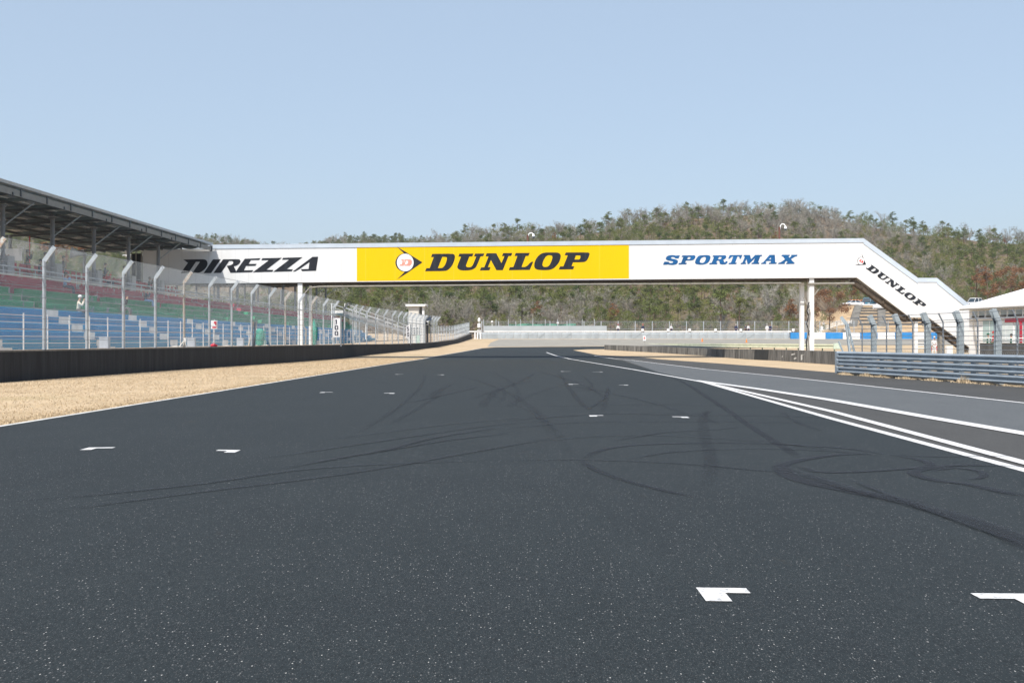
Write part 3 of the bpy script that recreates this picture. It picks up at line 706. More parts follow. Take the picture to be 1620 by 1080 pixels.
sport = [L(o1, s4, [(480, 108), (450, 172), (385, 172), (365, 150), (330, 140), (300, 145), (285, 165), (305, 178), (400, 195), (435, 220), (438, 250), (420, 285), (370, 308), (300, 312), (240, 303), (215, 298), (195, 306), (120, 306), (150, 242), (240, 245), (255, 268), (290, 275), (330, 262), (338, 245), (320, 232), (225, 215), (185, 195), (178, 170), (195, 135), (240, 108), (310, 100), (370, 105), (395, 115), (420, 108)]),
 L(o1, s4, [(535, 108), (790, 106), (812, 125), (808, 155), (785, 190), (745, 215), (610, 218), (590, 265), (630, 268), (615, 298), (445, 302), (465, 272), (505, 268), (555, 142), (515, 140)]), L(o1, s4, [(655, 142), (700, 142), (710, 155), (695, 185), (675, 190), (632, 190)]),
 L(o1, s4, [(920, 106), (1050, 100), (1110, 108), (1135, 135), (1130, 180), (1105, 235), (1065, 275), (1005, 300), (900, 305), (830, 295), (802, 265), (812, 215), (845, 155), (880, 120)]), L(o1, s4, [(985, 140), (1020, 140), (1035, 160), (1030, 200), (1005, 250), (970, 270), (930, 268), (902, 250), (910, 210), (935, 165)]),
 L(o1, s4, [(1190, 108), (1445, 105), (1472, 125), (1465, 160), (1440, 185), (1400, 205), (1420, 225), (1425, 255), (1450, 255), (1460, 232), (1500, 232), (1490, 270), (1455, 298), (1370, 302), (1330, 285), (1325, 240), (1310, 220), (1275, 220), (1255, 262), (1285, 265), (1270, 298), (1100, 300), (1120, 270), (1160, 266), (1210, 140), (1175, 138)]), L(o1, s4, [(1315, 140), (1365, 140), (1372, 155), (1355, 185), (1335, 190), (1292, 190)]),
 L(o2, s4, [(60, 102), (330, 98), (295, 180), (265, 178), (270, 150), (250, 130), (225, 130), (175, 262), (210, 264), (195, 295), (30, 297), (50, 265), (85, 262), (135, 130), (105, 132), (60, 178), (25, 180)]),
 L(o2, s4, [(365, 100), (492, 98), (515, 190), (605, 98), (755, 97), (742, 127), (710, 130), (662, 260), (693, 262), (685, 291), (520, 293), (535, 263), (563, 260), (598, 165), (470, 293), (440, 293), (418, 185), (382, 262), (410, 264), (400, 293), (288, 296), (305, 266), (330, 262), (385, 132), (355, 130)]),
 L(o2, s4, [(910, 97), (1022, 95), (1032, 258), (1065, 260), (1052, 288), (890, 292), (902, 262), (935, 260), (938, 228), (848, 228), (818, 260), (845, 262), (832, 290), (725, 292), (740, 264), (770, 260)]), L(o2, s4, [(940, 148), (940, 192), (895, 192)]),
 L(o2, s4, [(1180, 95), (1345, 94), (1330, 125), (1310, 128), (1335, 160), (1370, 128), (1375, 95), (1508, 94), (1495, 125), (1455, 132), (1365, 190), (1425, 255), (1445, 262), (1435, 288), (1260, 292), (1275, 262), (1300, 258), (1270, 225), (1225, 262), (1240, 264), (1230, 290), (1090, 292), (1105, 264), (1145, 258), (1240, 190), (1195, 130), (1160, 128)])]
letters('sportmax_lettering', [smooth(l) for l in sport], m_blue_l)
# girders, pipes and hangers under the deck
mb = MB()
for dep in (.35, WB-.4):
    mb.beam(FB(300, 449.3, -dep), FB(1357, 440.7, -dep), .16, .16); mb.beam(FB(300, 452.2, -dep), FB(1352, 443.6, -dep), .08, .06)
for k in range(34):
    x = 320+k*31; y = 448.3-(x-226)*.00885
    mb.beam(FB(x, y+1.2, -.35), FB(x, y+1.2, -WB+.4), .1, .16); mb.beam(FB(x, y, -.25), FB(x, y+4.6, -.25), .07, .07)
mb.build('girder', m_brown, t)
mb = MB(); mb.tube([FB(1268, 447.8, -.12), FB(900, 449.9, -.12), FB(505, 453.3, -.12), FB(490, 455.0, -.12), FB(482.5, 463, -.12), FB(479.5, 472, -.12), FB(479.5, 515, -.12), FB(484, 522, -.12), FB(483, 545, -.12)], .07, 8); mb.build('conduit', m_conduit, t)
mb = MB(); mb.tube([FB(1279, 449, -.1), FB(1352, 448.2, -.1)], .1, 8); mb.tube([FB(1282, 478, -.3), FB(1303, 449, -.3)], .06, 6); mb.build('brace_pipe', m_conduit, t)
# brown stair soffit
mb = MB()
for a, b in (((1353, 441), (1441, 504)), ((1441, 504), (1469, 504)), ((1469, 504), (1534, 551))):
    th = 5.5 if a[1] != b[1] else 4
    mb.extrude([FB(*a, -.28), FB(*b, -.28), FB(b[0]-4, b[1]+th, -.28), FB(a[0]-4, a[1]+th, -.28)], BK*.8)
for x, y in ((1364, 449), (1398, 474), (1433, 499), (1478, 511), (1500, 528)): mb.extrude([FB(x, y, -.2), FB(x+2.5, y+1.5, -.2), FB(x+1.5, y+7, -.2), FB(x-1, y+6, -.2)], BK*.08)
mb.build('stair_soffit', m_brown, t)
# posts
def bpost(x0, x1, y0, y1, dep, m, name='post', d=.55):
    mb = MB(); a, b, c_, d_ = FB(x0, y0, -dep), FB(x1, y0, -dep), FB(x1, y1, -dep), FB(x0, y1, -dep); mb.extrude([a, b, c_, d_], BK*d); return mb.build(name, m, t)
bpost(470.6, 477.8, 448, 560, .15, m_white); bpost(483, 487.5, 449, 560, 2.2, m_white, d=.3)
bpost(1281.4, 1288.8, 440.6, 563, .15, m_white); bpost(1272.8, 1278.8, 446, 563, 1.2, m_white, d=.45)
bpost(1449.3, 1454.2, 502, 560, .3, m_white, d=.3); bpost(1432.5, 1437, 504, 560, 2.0, m_conduit, d=.3)
bpost(1490, 1497.5, 527, 560, .4, m_conduit, d=.6); bpost(1484.5, 1487.5, 530, 560, 1.9, m_white, d=.3)
mb = MB(); mb.tube([FB(1279.8, 478, .0), FB(1276.5, 492, .0), FB(1279.5, 500, .0), FB(1276, 512, .0), FB(1280, 524, 0), FB(1275.5, 540, 0), FB(1277, 561, 0)], .06, 6); mb.build('cable', mat('black_cable', (.02, .02, .022), .6), t)
mb = MB(); mb.tube([FB(1274, 470, -.5), FB(1281, 490, .02), FB(1277.5, 530, .02), FB(1280.5, 561, .02)], .05, 6); mb.build('conduit', m_redl if False else m_conduit, t)
# doorway at the stand end of the bridge
mb = MB(); mb.extrude([FB(209, 401, .04), FB(223, 401, .04), FB(223, 447, .04), FB(209, 447, .04)], BK*.5); mb.build('doorway', mat('opening_shade', (.025, .026, .028), .8), t)  # solid dark panel; the opening's shade is put into its colour
mb = MB()
for x in (208.5, 215.5, 224): mb.extrude([FB(x-.9, 398, .08), FB(x+.9, 398, .08), FB(x+.9, 447, .08), FB(x-.9, 447, .08)], BK*.1)
mb.build('door_frame', m_conduit, t)
# cameras on poles, standing on the bridge roof
m_cambase = mat('rusty_pole', (.14, .06, .04), .7, var=.2)
def cctv(x, y0, y1, label):
    q = FB(x, y0, -1.2); t_ = thing('surveillance_camera', label, 'camera', q); h = (y0-y1)*99/F
    mb = MB(); mb.tube([q, q+Vector((0, 0, h*.85))], .085, 8); mb.box(q+Vector((0, 0, .08)), (.32, .32, .16)); mb.build('pole', m_cambase, t_)
    mb = MB(); b = q+Vector((.05, 0, h*.72)); mb.tube([b, b+Vector((.05, 0, h*.22)), b+Vector((.17, -.05, h*.3)), b+Vector((.34, -.1, h*.28)), b+Vector((.45, -.13, h*.16))], .045, 8); mb.build('bracket', m_white, t_)
    mb = MB(); c_ = b+Vector((.45, -.13, h*.1)); mb.lathe(c_, [(.03, .12), (.08, .09), (.11, -.02), (.11, -.12), (.02, -.13)], 12); mb.build('housing', m_white, t_)
    mb = MB(); mb.ball(c_+Vector((0, 0, -.17)), .11, 10); mb.build('lens_dome', mat('dark_dome', (.02, .02, .025), .1, spec=.6), t_)
cctv(836, 384.2, 367, 'white dome camera on short rusty pole above the yellow panel')
cctv(1239, 380.2, 352.5, 'white dome camera on taller rusty pole above the blue lettering')
# ================================================================== RIGHT SIDE: GUARDRAIL, DEBRIS FENCE, WALLS
m_rail = mat('guardrail_steel', (.33, .385, .43), .42, .35, var=.12, scale=1.2, dirt=(.22, .24, .25), damt=.4)
m_railpost = mat('guardrail_post', (.16, .18, .19), .6, .3, var=.15)
rp = [Vector((rail_x(Y), Y, 0)) for Y in (52.7, 50, 47, 44, 41, 38, 35, 32, 28, 24, 20)]
t = thing('guardrail', 'grey three beam steel guardrail beside the pit road', 'guardrail', rp[0])
W = [(.012, 0), (.02, .012), (.075, .05), (.083, .065), (.083, .085), (.075, .10), (.008, .135), (0, .15), (0, .165), (.008, .18), (.075, .215), (.083, .23), (.083, .25), (.075, .265), (.02, .302), (.012, .314)]
for z in (.065, .40, .735):
    mb = MB(); mb.sweep([(a+.01, b) for a, b in W], [p+Vector((0, 0, z)) for p in rp]); mb.sweep([(a+.004, b) for a, b in W], [p+Vector((0, 0, z)) for p in rp])
    y = 49.9
    while y > 22:
        # lap joints with bolts
        x = rail_x(y)-.097
        for k in (.06, .25):
            for e in (-.08, .08): mb.box((x, y+e, z+k), (.02, .035, .035))
        y -= 4
    o = mb.build('rail_beam', m_rail, t)
    q = MB(); e = rp[0]; d = (rp[1]-rp[0]).normalized()
    q.extrude([e+Vector((-.1, 0, z-.005))-d*.16, e+Vector((-.1, 0, z-.005))+d*.02, e+Vector((-.1, 0, z+.07))+d*.05, e+Vector((-.07, 0, z+.16))+d*.2, e+Vector((-.1, 0, z+.25))+d*.05, e+Vector((-.1, 0, z+.32))+d*.02, e+Vector((-.1, 0, z+.32))-d*.16], (.17, 0, 0))
    put(q.build('rail_end', m_rail), t)
y = 52.3
while y > 21:
    q = MB(); x = rail_x(y)+.16; q.box((x, y, .5), (.012, .11, 1.0)); q.box((x-.05, y, .5), (.1, .012, 1.0)); q.box((x+.05, y, .5), (.1, .012, 1.0))
    for z in (.22, .555, .89): q.box((x-.1, y, z), (.13, .18, .16))
    q.build('rail_post', m_railpost, t); y -= 1.2
m_hpost = mat('fence_beam_post', (.36, .41, .43), .5, .3, var=.12, scale=3)
t = thing('debris_fence', 'steel debris fence of bent beam posts and cables behind the guardrail', 'fence', (rail_x(52.3)+.42, 52.3, 0))
fxr = lambda Y: rail_x(Y)+.42
def bent(y, big, hgt=2.22):
    x = fxr(y); q = MB()
    if big:
        for (s_, e) in ((0, .19), ):
            q.box((x, y, hgt/2), (.016, .2, hgt)); q.box((x, y-.1, hgt/2), (.2, .016, hgt)); q.box((x, y+.1, hgt/2), (.2, .016, hgt))
            a, b = Vector((x, y, hgt-.03)), Vector((x-.19, y, hgt+.40))
            for o_, w_, h_ in (((0, 0, 0), .016, .2), ((0, -.1, 0), .2, .016), ((0, .1, 0), .2, .016)): 
                dx = Vector(o_); q.beam(a+dx, b+dx, w_ if h_ > .1 else .2, h_ if h_ > .1 else .016, up=(0, 1, 0))
        q.box((x, y, .02), (.3, .3, .04)); q.box((x-.105, y, 1.05), (.01, .05, 2.0))
        return q.build('beam_post', m_hpost, t)
    q.tube([(x, y, 0), (x, y, hgt), (x-.18, y, hgt+.36)], .03, 6); return q.build('thin_post', m_dgalv, t)
ysb = [50.05, 47.75, 45.35, 42.9, 40.4, 37.9, 35.4, 32.9, 30.4, 27.9]
for y in ysb: bent(y, True)
for y in [a-1.2 for a in ysb]+[51.2]: bent(y, False)
# raking end frame
q = MB(); x = fxr(52.3); q.beam((x-.05, 52.0, .1), (x-.22, 52.4, 2.35), .09, .14); q.beam((x+.12, 51.5, .1), (x-.18, 52.3, 2.3), .07, .07); q.beam((x-.05, 52.1, .1), (x-.5, 52.6, 1.5), .06, .06)
q.beam((x-.22, 52.4, 2.3), (x-.42, 52.5, 2.62), .09, .14)
for k in range(6): q.beam((x-.06-.025*k, 52.05+.05*k, .5+.33*k), (x+.08-.045*k, 51.6+.11*k, .5+.33*k), .03, .03)
q.build('end_frame', m_hpost, t)
q = MB()
for z in [1.2+.17*k for k in range(7)]+[2.3, 2.55]:
    lean = 0 if z < 2.22 else -(z-2.22)*.5
    q.tube([(fxr(y)-.1+lean, y, z+.012*math.sin(y*2.1+z*5)) for y in (52.2, 50, 47.7, 45.3, 42.9, 40.4, 37.9, 34, 28)], .011, 5, cap=False)
q.build('cable', m_dgalv, t)
q = MB()
for a, b in zip([52.2]+ysb, ysb): chain(q, (fxr(a)-.09, a), (fxr(b)-.09, b), .05, .05, 1.1, 1.1, .14, .0035, ang=45)
q.build('lower_mesh', m_dgalv, t)

n = NT('stained_concrete'); co_ = n.coords((1.4, 1.4, .3)); f_ = n.noise(co_, 1.6, 6, .7); c = n.mix(n.rng(f_, .36, .66, 0, 1), (.055, .054, .05), (.25, .245, .23))
f2 = n.noise(n.coords((.25, .25, .2)), 1.2, 4); c = n.mix(n.rng(f2, .4, .7, 0, .6), c, (.085, .083, .078)); n.base(c); n.bump(f_, .3, .01); m_sconc = n.fin(.9, 0, .2)
RW = [G(956, 553.2), G(1040, 557.8), G(1127, 563.5), G(1230, 570.6), G(1325, 577.3)]; RW.append(RW[-1]+(RW[-1]-RW[-2])*.35)
rw_h = lambda x: lerp_tab([(RW[0].x, .56), (RW[2].x, .72), (RW[4].x, .87)], x)
t = thing('concrete_wall', 'low grey stained concrete wall with a black rubber patch', 'wall', (RW[0].x, RW[0].y, gz(RW[0].y)))
q = MB()
for a, b in zip(RW, RW[1:]):
    nr = Vector((b-a).to_3d()).normalized(); nr = Vector((-nr.y, nr.x, 0))*(-1); nr = -nr if nr.y < 0 else nr
    A, B = Vector((a.x, a.y, gz(a.y)-.1)), Vector((b.x, b.y, gz(b.y)-.1)); ha, hb = Vector((0, 0, rw_h(a.x)+.1)), Vector((0, 0, rw_h(b.x)+.1))
    q.add([A, B, B+hb, A+ha, A+nr*.35, B+nr*.35, B+hb+nr*.35, A+ha+nr*.35], [(0, 1, 2, 3), (4, 7, 6, 5), (3, 2, 6, 7), (0, 3, 7, 4), (1, 5, 6, 2)])
q.build('wall_face', m_sconc, t)
def on_wall(x):
    # ground point of the wall face under picture column x of the survey
    for a, b in zip(RW, RW[1:]):
        k = (x-CX)/F; den = (b.x-a.x)-k*(b.y-a.y)
        s_ = (k*a.y-a.x)/den
        if -.01 <= s_ <= 1.01: return a+(b-a)*s_
    return RW[-1]
q = MB(); a, b = on_wall(1193), on_wall(1216); fr = Vector((b-a).to_3d()).normalized(); fr = Vector((fr.y, -fr.x, 0)); fr = fr if fr.y < 0 else -fr
A, B = Vector((a.x, a.y, gz(a.y)))+fr*.03, Vector((b.x, b.y, gz(b.y)))+fr*.03; h_ = rw_h(a.x)+.015
wd_ = (B-A).normalized(); q.extrude([A, B-wd_*.25, B+Vector((0, 0, h_)), A+wd_*.25+Vector((0, 0, h_))], -fr*.03); q.build('rubber_patch', mat('black_rubber', (.022, .026, .028), .7, var=.3), t)

q = MB()
for x0, x1, u0, u1 in ((1252, 1258, .55, .75), (1256, 1260, .2, .42), (1267, 1269.5, .15, .7), (1270, 1273, .6, .72), (1237, 1238.6, .3, .5)):
    a, b = on_wall(x0), on_wall(x1); A, B = Vector((a.x, a.y, gz(a.y)))+fr*.006, Vector((b.x, b.y, gz(b.y)))+fr*.006; h_ = rw_h(a.x)
    q.add([A+Vector((0, 0, h_*u0)), B+Vector((0, 0, h_*(u0+.1))), B+Vector((0, 0, h_*u1)), A+Vector((0, 0, h_*(u1-.08)))], [(0, 1, 2, 3)])
q.build('scuff_mark', m_wornpaint, t)
m_pale = mat('pale_yellow_rail', (.66, .68, .50), .5, .1, var=.12, scale=1.5, dirt=(.35, .34, .2), damt=.5); m_dkgreen = mat('rusty_green', (.14, .17, .13), .7, var=.3)
t = thing('yellow_guardrail', 'pale yellow two rail guardrail in front of the gravel trap', 'guardrail', P(1014, 544, 165))
ga = [(1012, 543.4, 545.2, 168), (1090, 543.2, 547.0, 152), (1140, 543.3, 548.4, 142), (1240, 543.6, 550, 130), (1324, 544.2, 551.2, 120)]
for f0, f1, nm, mt in ((0, .36, 'rail_beam', m_pale), (.36, .55, 'web', m_dkgreen), (.55, 1.0, 'rail_beam', m_pale)):
    q = MB()
    for (x0, a0, b0, Y0), (x1, a1, b1, Y1) in zip(ga, ga[1:]):
        e = 0 if nm == 'rail_beam' else .05
        p = [P(x0, a0+(b0-a0)*f0, Y0), P(x1, a1+(b1-a1)*f0, Y1), P(x1, a1+(b1-a1)*f1, Y1), P(x0, a0+(b0-a0)*f1, Y0)]
        q.extrude([v+Vector((0, e, 0)) for v in p], (.02, .12-e, 0))
    q.build(nm, mt, t)
for k in range(17):
    x = 1016+k*19; e = lerp_tab([(g[0], g[3]) for g in ga], x); b = lerp_tab([(g[0], g[2]) for g in ga], x)
    q = MB(); p = P(x, b-2, e+.1); q.box((p.x, p.y, (gz(e)+p.z)/2), (.12, .1, p.z-gz(e)+.05)); q.build('rail_post', m_dkgreen, t)
q = MB(); p = P(1324.5, 547.5, 119.5); q.box(p, (.75, .3, .62)); q.build('end_box', mat('pale_green_box', (.50, .58, .48), .6), t, bevel=.04)

# ================================================================== PIT BUILDING
BC = Vector((38.3, 97.0)); BD = Vector((1.2, -8.0)).normalized(); BN = Vector((BD.y, -BD.x)); BN = BN if BN.x < 0 else -BN      # facade runs along BD, BN points to the track
def BP(s, o, z): p = BC+BD*s+BN*o; return Vector((p.x, p.y, z))
m_bwhite = mat('white_render', (.78, .78, .77), .6, var=.06, scale=.6, dirt=(.55, .53, .5), damt=.3)
m_roofw = mat('white_roof', (.82, .82, .82), .5, var=.05, scale=.5); m_louv = mat('louvre_glass', (.30, .35, .36), .3, var=.1)
m_dkwall = mat('dark_grey_wall', (.085, .085, .083), .8, var=.3, scale=1.5, dirt=(.16, .155, .15), damt=.5); m_redtrim = mat('red_trim', (.55, .03, .06), .5)
m_glass = mat('pale_window', (.36, .46, .44), .08, var=.25, scale=.6, spec=.8); m_board = mat('white_board', (.66, .72, .68), .5, var=.1, scale=1.2)
t = thing('pit_building', 'white pit building with a low sloping roof and louvred clerestory', 'building', (BC.x, BC.y, 0))
def slab(s0, s1, z0, z1, o0, o1, name, m, bevel=0):
    q = MB(); q.extrude([BP(s0, o0, z0), BP(s1, o0, z0), BP(s1, o0, z1), BP(s0, o0, z1)], BP(0, o1-o0, 0)-BP(0, 0, 0)); return q.build(name, m, t, bevel=bevel)
LEN = 26
slab(.2, LEN, 0, 4.2, 0, -12, 'wall', m_bwhite)
q = MB(); E = [BP(-.35, .55, 4.22), BP(LEN+.4, .55, 4.22), BP(LEN+.4, -13, 7.9), BP(-.35, -13, 7.9)]; q.extrude(E, (0, 0, .16)); q.build('roof', m_roofw, t)
slab(-.35, LEN, 4.10, 4.22, .57, .50, 'eaves_gutter', m_conduit)
for i in range(24):
    s0 = .75+i*1.05
    fr = slab(s0, s0+.98, 3.42, 4.08, .10, .002, 'louvre_window', m_white)
    q = MB(); q.extrude([BP(s0+.08, .105, 3.52), BP(s0+.9, .105, 3.52), BP(s0+.9, .105, 4.02), BP(s0+.08, .105, 4.02)], BP(0, -.02, 0)-BP(0, 0, 0)); q.build('pane', m_louv, fr)
    q = MB()
    for k in range(4): q.extrude([BP(s0+.1, .17, 3.46+k*.035), BP(s0+.88, .17, 3.46+k*.035), BP(s0+.88, .11, 3.5+k*.035), BP(s0+.1, .11, 3.5+k*.035)], (0, 0, .012))
    q.build('slat', m_dkwall if i % 2 else m_conduit, fr)
slab(.2, LEN, 3.30, 3.42, .22, .002, 'sill_band', m_white)
for i in range(9):
    s0 = 2.3+i*2.3
    w_ = slab(s0, s0+2.1, 1.35, 3.26, .06, .003, 'window', m_white)
    q = MB(); q.extrude([BP(s0+.07, .065, 1.45), BP(s0+1.02, .065, 1.45), BP(s0+1.02, .065, 3.2), BP(s0+.07, .065, 3.2)], BP(0, -.02, 0)-BP(0, 0, 0)); q.extrude([BP(s0+1.1, .065, 1.45), BP(s0+2.03, .065, 1.45), BP(s0+2.03, .065, 3.2), BP(s0+1.1, .065, 3.2)], BP(0, -.02, 0)-BP(0, 0, 0)); q.build('pane', m_glass if i % 2 == 0 else m_board, w_)
slab(5.6, 9.0, 3.02, 3.28, .12, .07, 'red_trim', m_redtrim); slab(7.6, 7.9, 1.4, 3.02, .12, .07, 'red_trim', m_redtrim)
mb = MB(); mb.tube([BP(1.3, .25, 3.3), BP(1.35, .3, 2.6), BP(1.7, .32, 1.9), BP(1.95, .3, .2)], .06, 6); mb.build('downpipe', m_conduit, t)
t = thing('pit_wall', 'dark grey block wall in front of the white pit building', 'wall', (*BP(1.6, 3, 0).xy, 0))
q = MB(); q.extrude([BP(5.2, 2.0, 0), BP(LEN, 2.0, 0), BP(LEN, 2.0, 1.32), BP(5.2, 2.0, 1.32)], BP(0, -.4, 0)-BP(0, 0, 0)); q.build('block_face', m_dkwall, t)
q = MB(); q.extrude([BP(5.16, 2.04, 1.32), BP(LEN, 2.04, 1.32), BP(LEN, 2.04, 1.38), BP(5.16, 2.04, 1.38)], BP(0, -.48, 0)-BP(0, 0, 0)); q.build('coping', m_cap, t)
t = thing('pit_railing', 'white pipe railing with a green panel between pit wall and windows', 'railing', (*BP(2, 2.2, 0).xy, 0))
q = MB()
for z in (1.75, 1.55): q.tube([BP(4.0, 1.45, z), BP(13, 1.45, z)], .035, 6)
for k in range(6): q.tube([BP(4.0+k*1.6, 1.45, 0), BP(4.0+k*1.6, 1.45, 1.75)], .035, 6)
q.build('rail', m_white, t)

# ================================================================== FAR SIDE OF THE CORNER
m_tarp = mat('pale_tarpaulin', (.335, .37, .39), .6, var=.12, scale=.45, bump=.2, dirt=(.26, .29, .31), damt=.5)
m_bblue = mat('blue_block', (.03, .22, .52), .55, var=.12, scale=.8, dirt=(.25, .35, .5), damt=.4); m_bwht = mat('white_block', (.76, .76, .75), .6, var=.08, scale=.8)
YF = 200.0; zf = gz(YF); xw = lambda x, Y=YF: (x-CX)/F*Y
t = thing('tarpaulin_barrier', 'long white tarpaulin covered tyre barrier behind the gravel', 'barrier', (xw(757), YF, zf))
x = 757.0; i = 0
while x < 1249:
    w_ = R.uniform(11, 17); x1 = min(1249, x+w_); q = MB(); nx, nz = 5, 4; vs = []
    for a in range(nx+1):
        for b in range(nz+1):
            u = a/nx; vs.append((xw(x+(x1-x-.25)*u), YF+.022*R.uniform(-1, 1)*(0 < a < nx)-.08*math.sin(u*math.pi), zf+1.08*b/nz))
    k = len(vs); vs += [(v[0], YF+1.0, v[2]) for v in vs]
    fs = [(a*(nz+1)+b, (a+1)*(nz+1)+b, (a+1)*(nz+1)+b+1, a*(nz+1)+b+1) for a in range(nx) for b in range(nz)]
    fs += [((a+1)*(nz+1)+nz, a*(nz+1)+nz, k+a*(nz+1)+nz, k+(a+1)*(nz+1)+nz) for a in range(nx)]
    q.add(vs, fs)
    if R.random() < .25:
        q2 = MB(); q2.tube([(xw(x+1), YF-.12, zf+.1), (xw((x+x1)/2), YF-.15, zf+R.uniform(.3, .6)), (xw(x1-1), YF-.12, zf+1.0)], .015, 4); q2.build('tie_rope', m_railpost, t)
    q.build('tarpaulin', m_tarp, t, smooth=True); x = x1
for x in (751.5, 755.5, 760.5): q = MB(); q.box((xw(x), YF-.25, zf+.55), (.24, .25, 1.15)); q.build('white_post', m_bwht, t)
t = thing('block_barrier', 'alternating blue and white block barrier at the gravel edge', 'barrier', (xw(1250), YF, zf))
x = 1250.0; i = 0
while x < 1640:
    w_ = 27.4; col = m_bblue if i % 2 == 0 else m_bwht
    q = MB(); q.box((xw(x+w_/2), YF-.1, zf+.52), (w_*YF/F-.03, .8, 1.08)); q.box((xw(x+w_/2), YF-.1, zf+1.08), (w_*YF/F-.2, .6, .06)); q.build('barrier_block', col, t, bevel=.05); x += w_; i += 1
t = thing('white_rail', 'long white pipe rail running behind the tarpaulin barrier', 'railing', (xw(741), 204, gz(204)))
zr_ = P(800, 524.3, 204).z; q = MB(); q.box(((xw(741, 204)+xw(1252, 204))/2, 204, zr_), (xw(1252, 204)-xw(741, 204), .1, .22)); q.build('rail_beam', m_bwht, t, bevel=.02)
for k in range(20):
    q = MB(); x = xw(746+k*26, 204); q.box((x, 204.1, (gz(204)+zr_)/2), (.1, .1, zr_-gz(204))); q.build('rail_post', m_conduit, t)
for i, x in enumerate((1016.5, 1057, 1091, 1132, 1172, 1255)):
    t_ = tag(None or (lambda q: (q.box((0, 0, .32), (.42, .1, .5)), q.box((0, .06, .0), (.06, .06, .4)), q.build('marker_board', m_bwht))[2])(MB()),
             ['white marker board behind a marshal in a red cap', 'white marker board just before a marshal in dark trousers', 'white marker board alone on the rail, between two marshals', 'white marker board alone on the rail beyond the concrete wall', 'white marker board between the dark dressed marshals', 'white marker board at the end of the white rail'][i], 'board', 'white marker boards along the pipe rail')
    t_.location = (xw(x, 203.85), 203.85, zr_-.05)
for i, x in enumerate((1267.5+32.5, 1299+39)):
    q = MB(); q.box((0, 0, .9), (.36, .1, .7)); q.box((0, .05, .35), (.06, .06, .7)); o = q.build('marker_board', m_bwht); o.location = (*P(x, 528, 205).xy, gz(205)+.9)
    tag(o, ['white marker board under the picket fence beside the bridge post', 'white marker board under the end of the picket fence'][i], 'board', 'white marker boards below the picket fence')
m_panel = mat('grey_panel', (.38, .41, .42), .6, var=.08, scale=.5); m_net = mat('green_netting', (.06, .20, .14), .9, var=.4, scale=.6)
t = thing('panel_fence', 'pale grey solid panel fence behind the white pipe rail', 'fence', (xw(765, 206), 206, gz(206)))
for k in range(10):
    xa, xb = 765+k*19.5, 765+(k+1)*19.5
    q = MB(); p0, p1 = P(xa+.15, 523.2, 206), P(xb-.15, 515.3, 206); q.extrude([p0, (p1.x, 206, p0.z), p1, (p0.x, 206, p1.z)], (0, .06, 0)); q.build('panel', m_panel, t)
    q = MB(); q.box((p0.x, 206.1, gz(206)+1.7), (.09, .09, 3.4)); q.build('post', m_galv, t)
t = thing('green_netting', 'dark green netting strung behind the grey panel fence', 'netting', (xw(805, 213), 213, gz(213)))
q = MB()
for k in range(26):
    xa, xb = 805+k*4.1, 805+(k+1)*4.1; q.extrude([P(xa, 516.3, 213+.15*math.sin(k)), P(xb, 516.3, 213+.15*math.sin(k+1)), P(xb, 512.2+.5*math.sin((k+1)*.7), 213), P(xa, 512.2+.5*math.sin(k*.7), 213)], (0, .04, 0))
q.build('net', m_net, t)
m_fwire = mat('far_mesh', (.36, .41, .41), .6, .2, var=.1)
t = thing('boundary_fence', 'tall grey mesh fence at the foot of the wooded hillside', 'fence', (xw(762, 210), 210, gz(210)))
q = MB(); rl = MB(); xs_ = [xw(762+k*27, 210) for k in range(20)]+[xw(1297+k*27, 210) for k in range(5)]
for a, b in zip(xs_, xs_[1:]):
    chain(q, (a, 210), (b, 210), gz(210), gz(210), 2.95, 2.95, .15, .010); rl.tube([(a, 210, gz(210)+2.95), (b, 210, gz(210)+2.95)], .03, 4); rl.tube([(a, 210, gz(210)+1.6), (b, 210, gz(210)+1.6)], .03, 4)
q.build('wire_mesh', m_fwire, t); rl.build('rail', m_dgalv, t)
for i, x in enumerate(xs_): q = MB(); q.box((x, 210, gz(210)+1.5), (.13, .1, 3.05)); q.build('post', m_galv, t)
# light mast with speakers, small mast
def mast(x, y0, y1, Y, label, big):
    b = Vector((xw(x, Y), Y, gz(Y))); zt = P(x, y1, Y).z; t_ = thing('mast', label, 'mast', b); q = MB(); q.tube([b, (b.x, b.y, zt)], .06, 6); q.build('pole', m_white, t_)
    q = MB()
    if big: q.lathe((b.x, b.y-.2, zt-.3), [(.08, 0), (.22, .15), (.26, .45), (.12, .75), (.04, .8)], 10); q.lathe((b.x, b.y-.2, zt-1.3), [(.1, 0), (.3, .1), (.3, .7), (.1, .8)], 10); q.box((b.x, b.y-.1, zt-1.7), (.7, .12, .12))
    else: q.ball((b.x, b.y, zt), .22, 10)
    q.build('lamp_head', m_white, t_)
mast(758, 528, 507, 203, 'white signal mast with two rounded heads at the left end of the rail', True); mast(778.5, 524, 509, 207.5, 'slim mast with a round white lamp above the grey panels', False); mast(882.5, 524, 511, 208.5, 'slim mast with a small white lamp above the green netting', False)
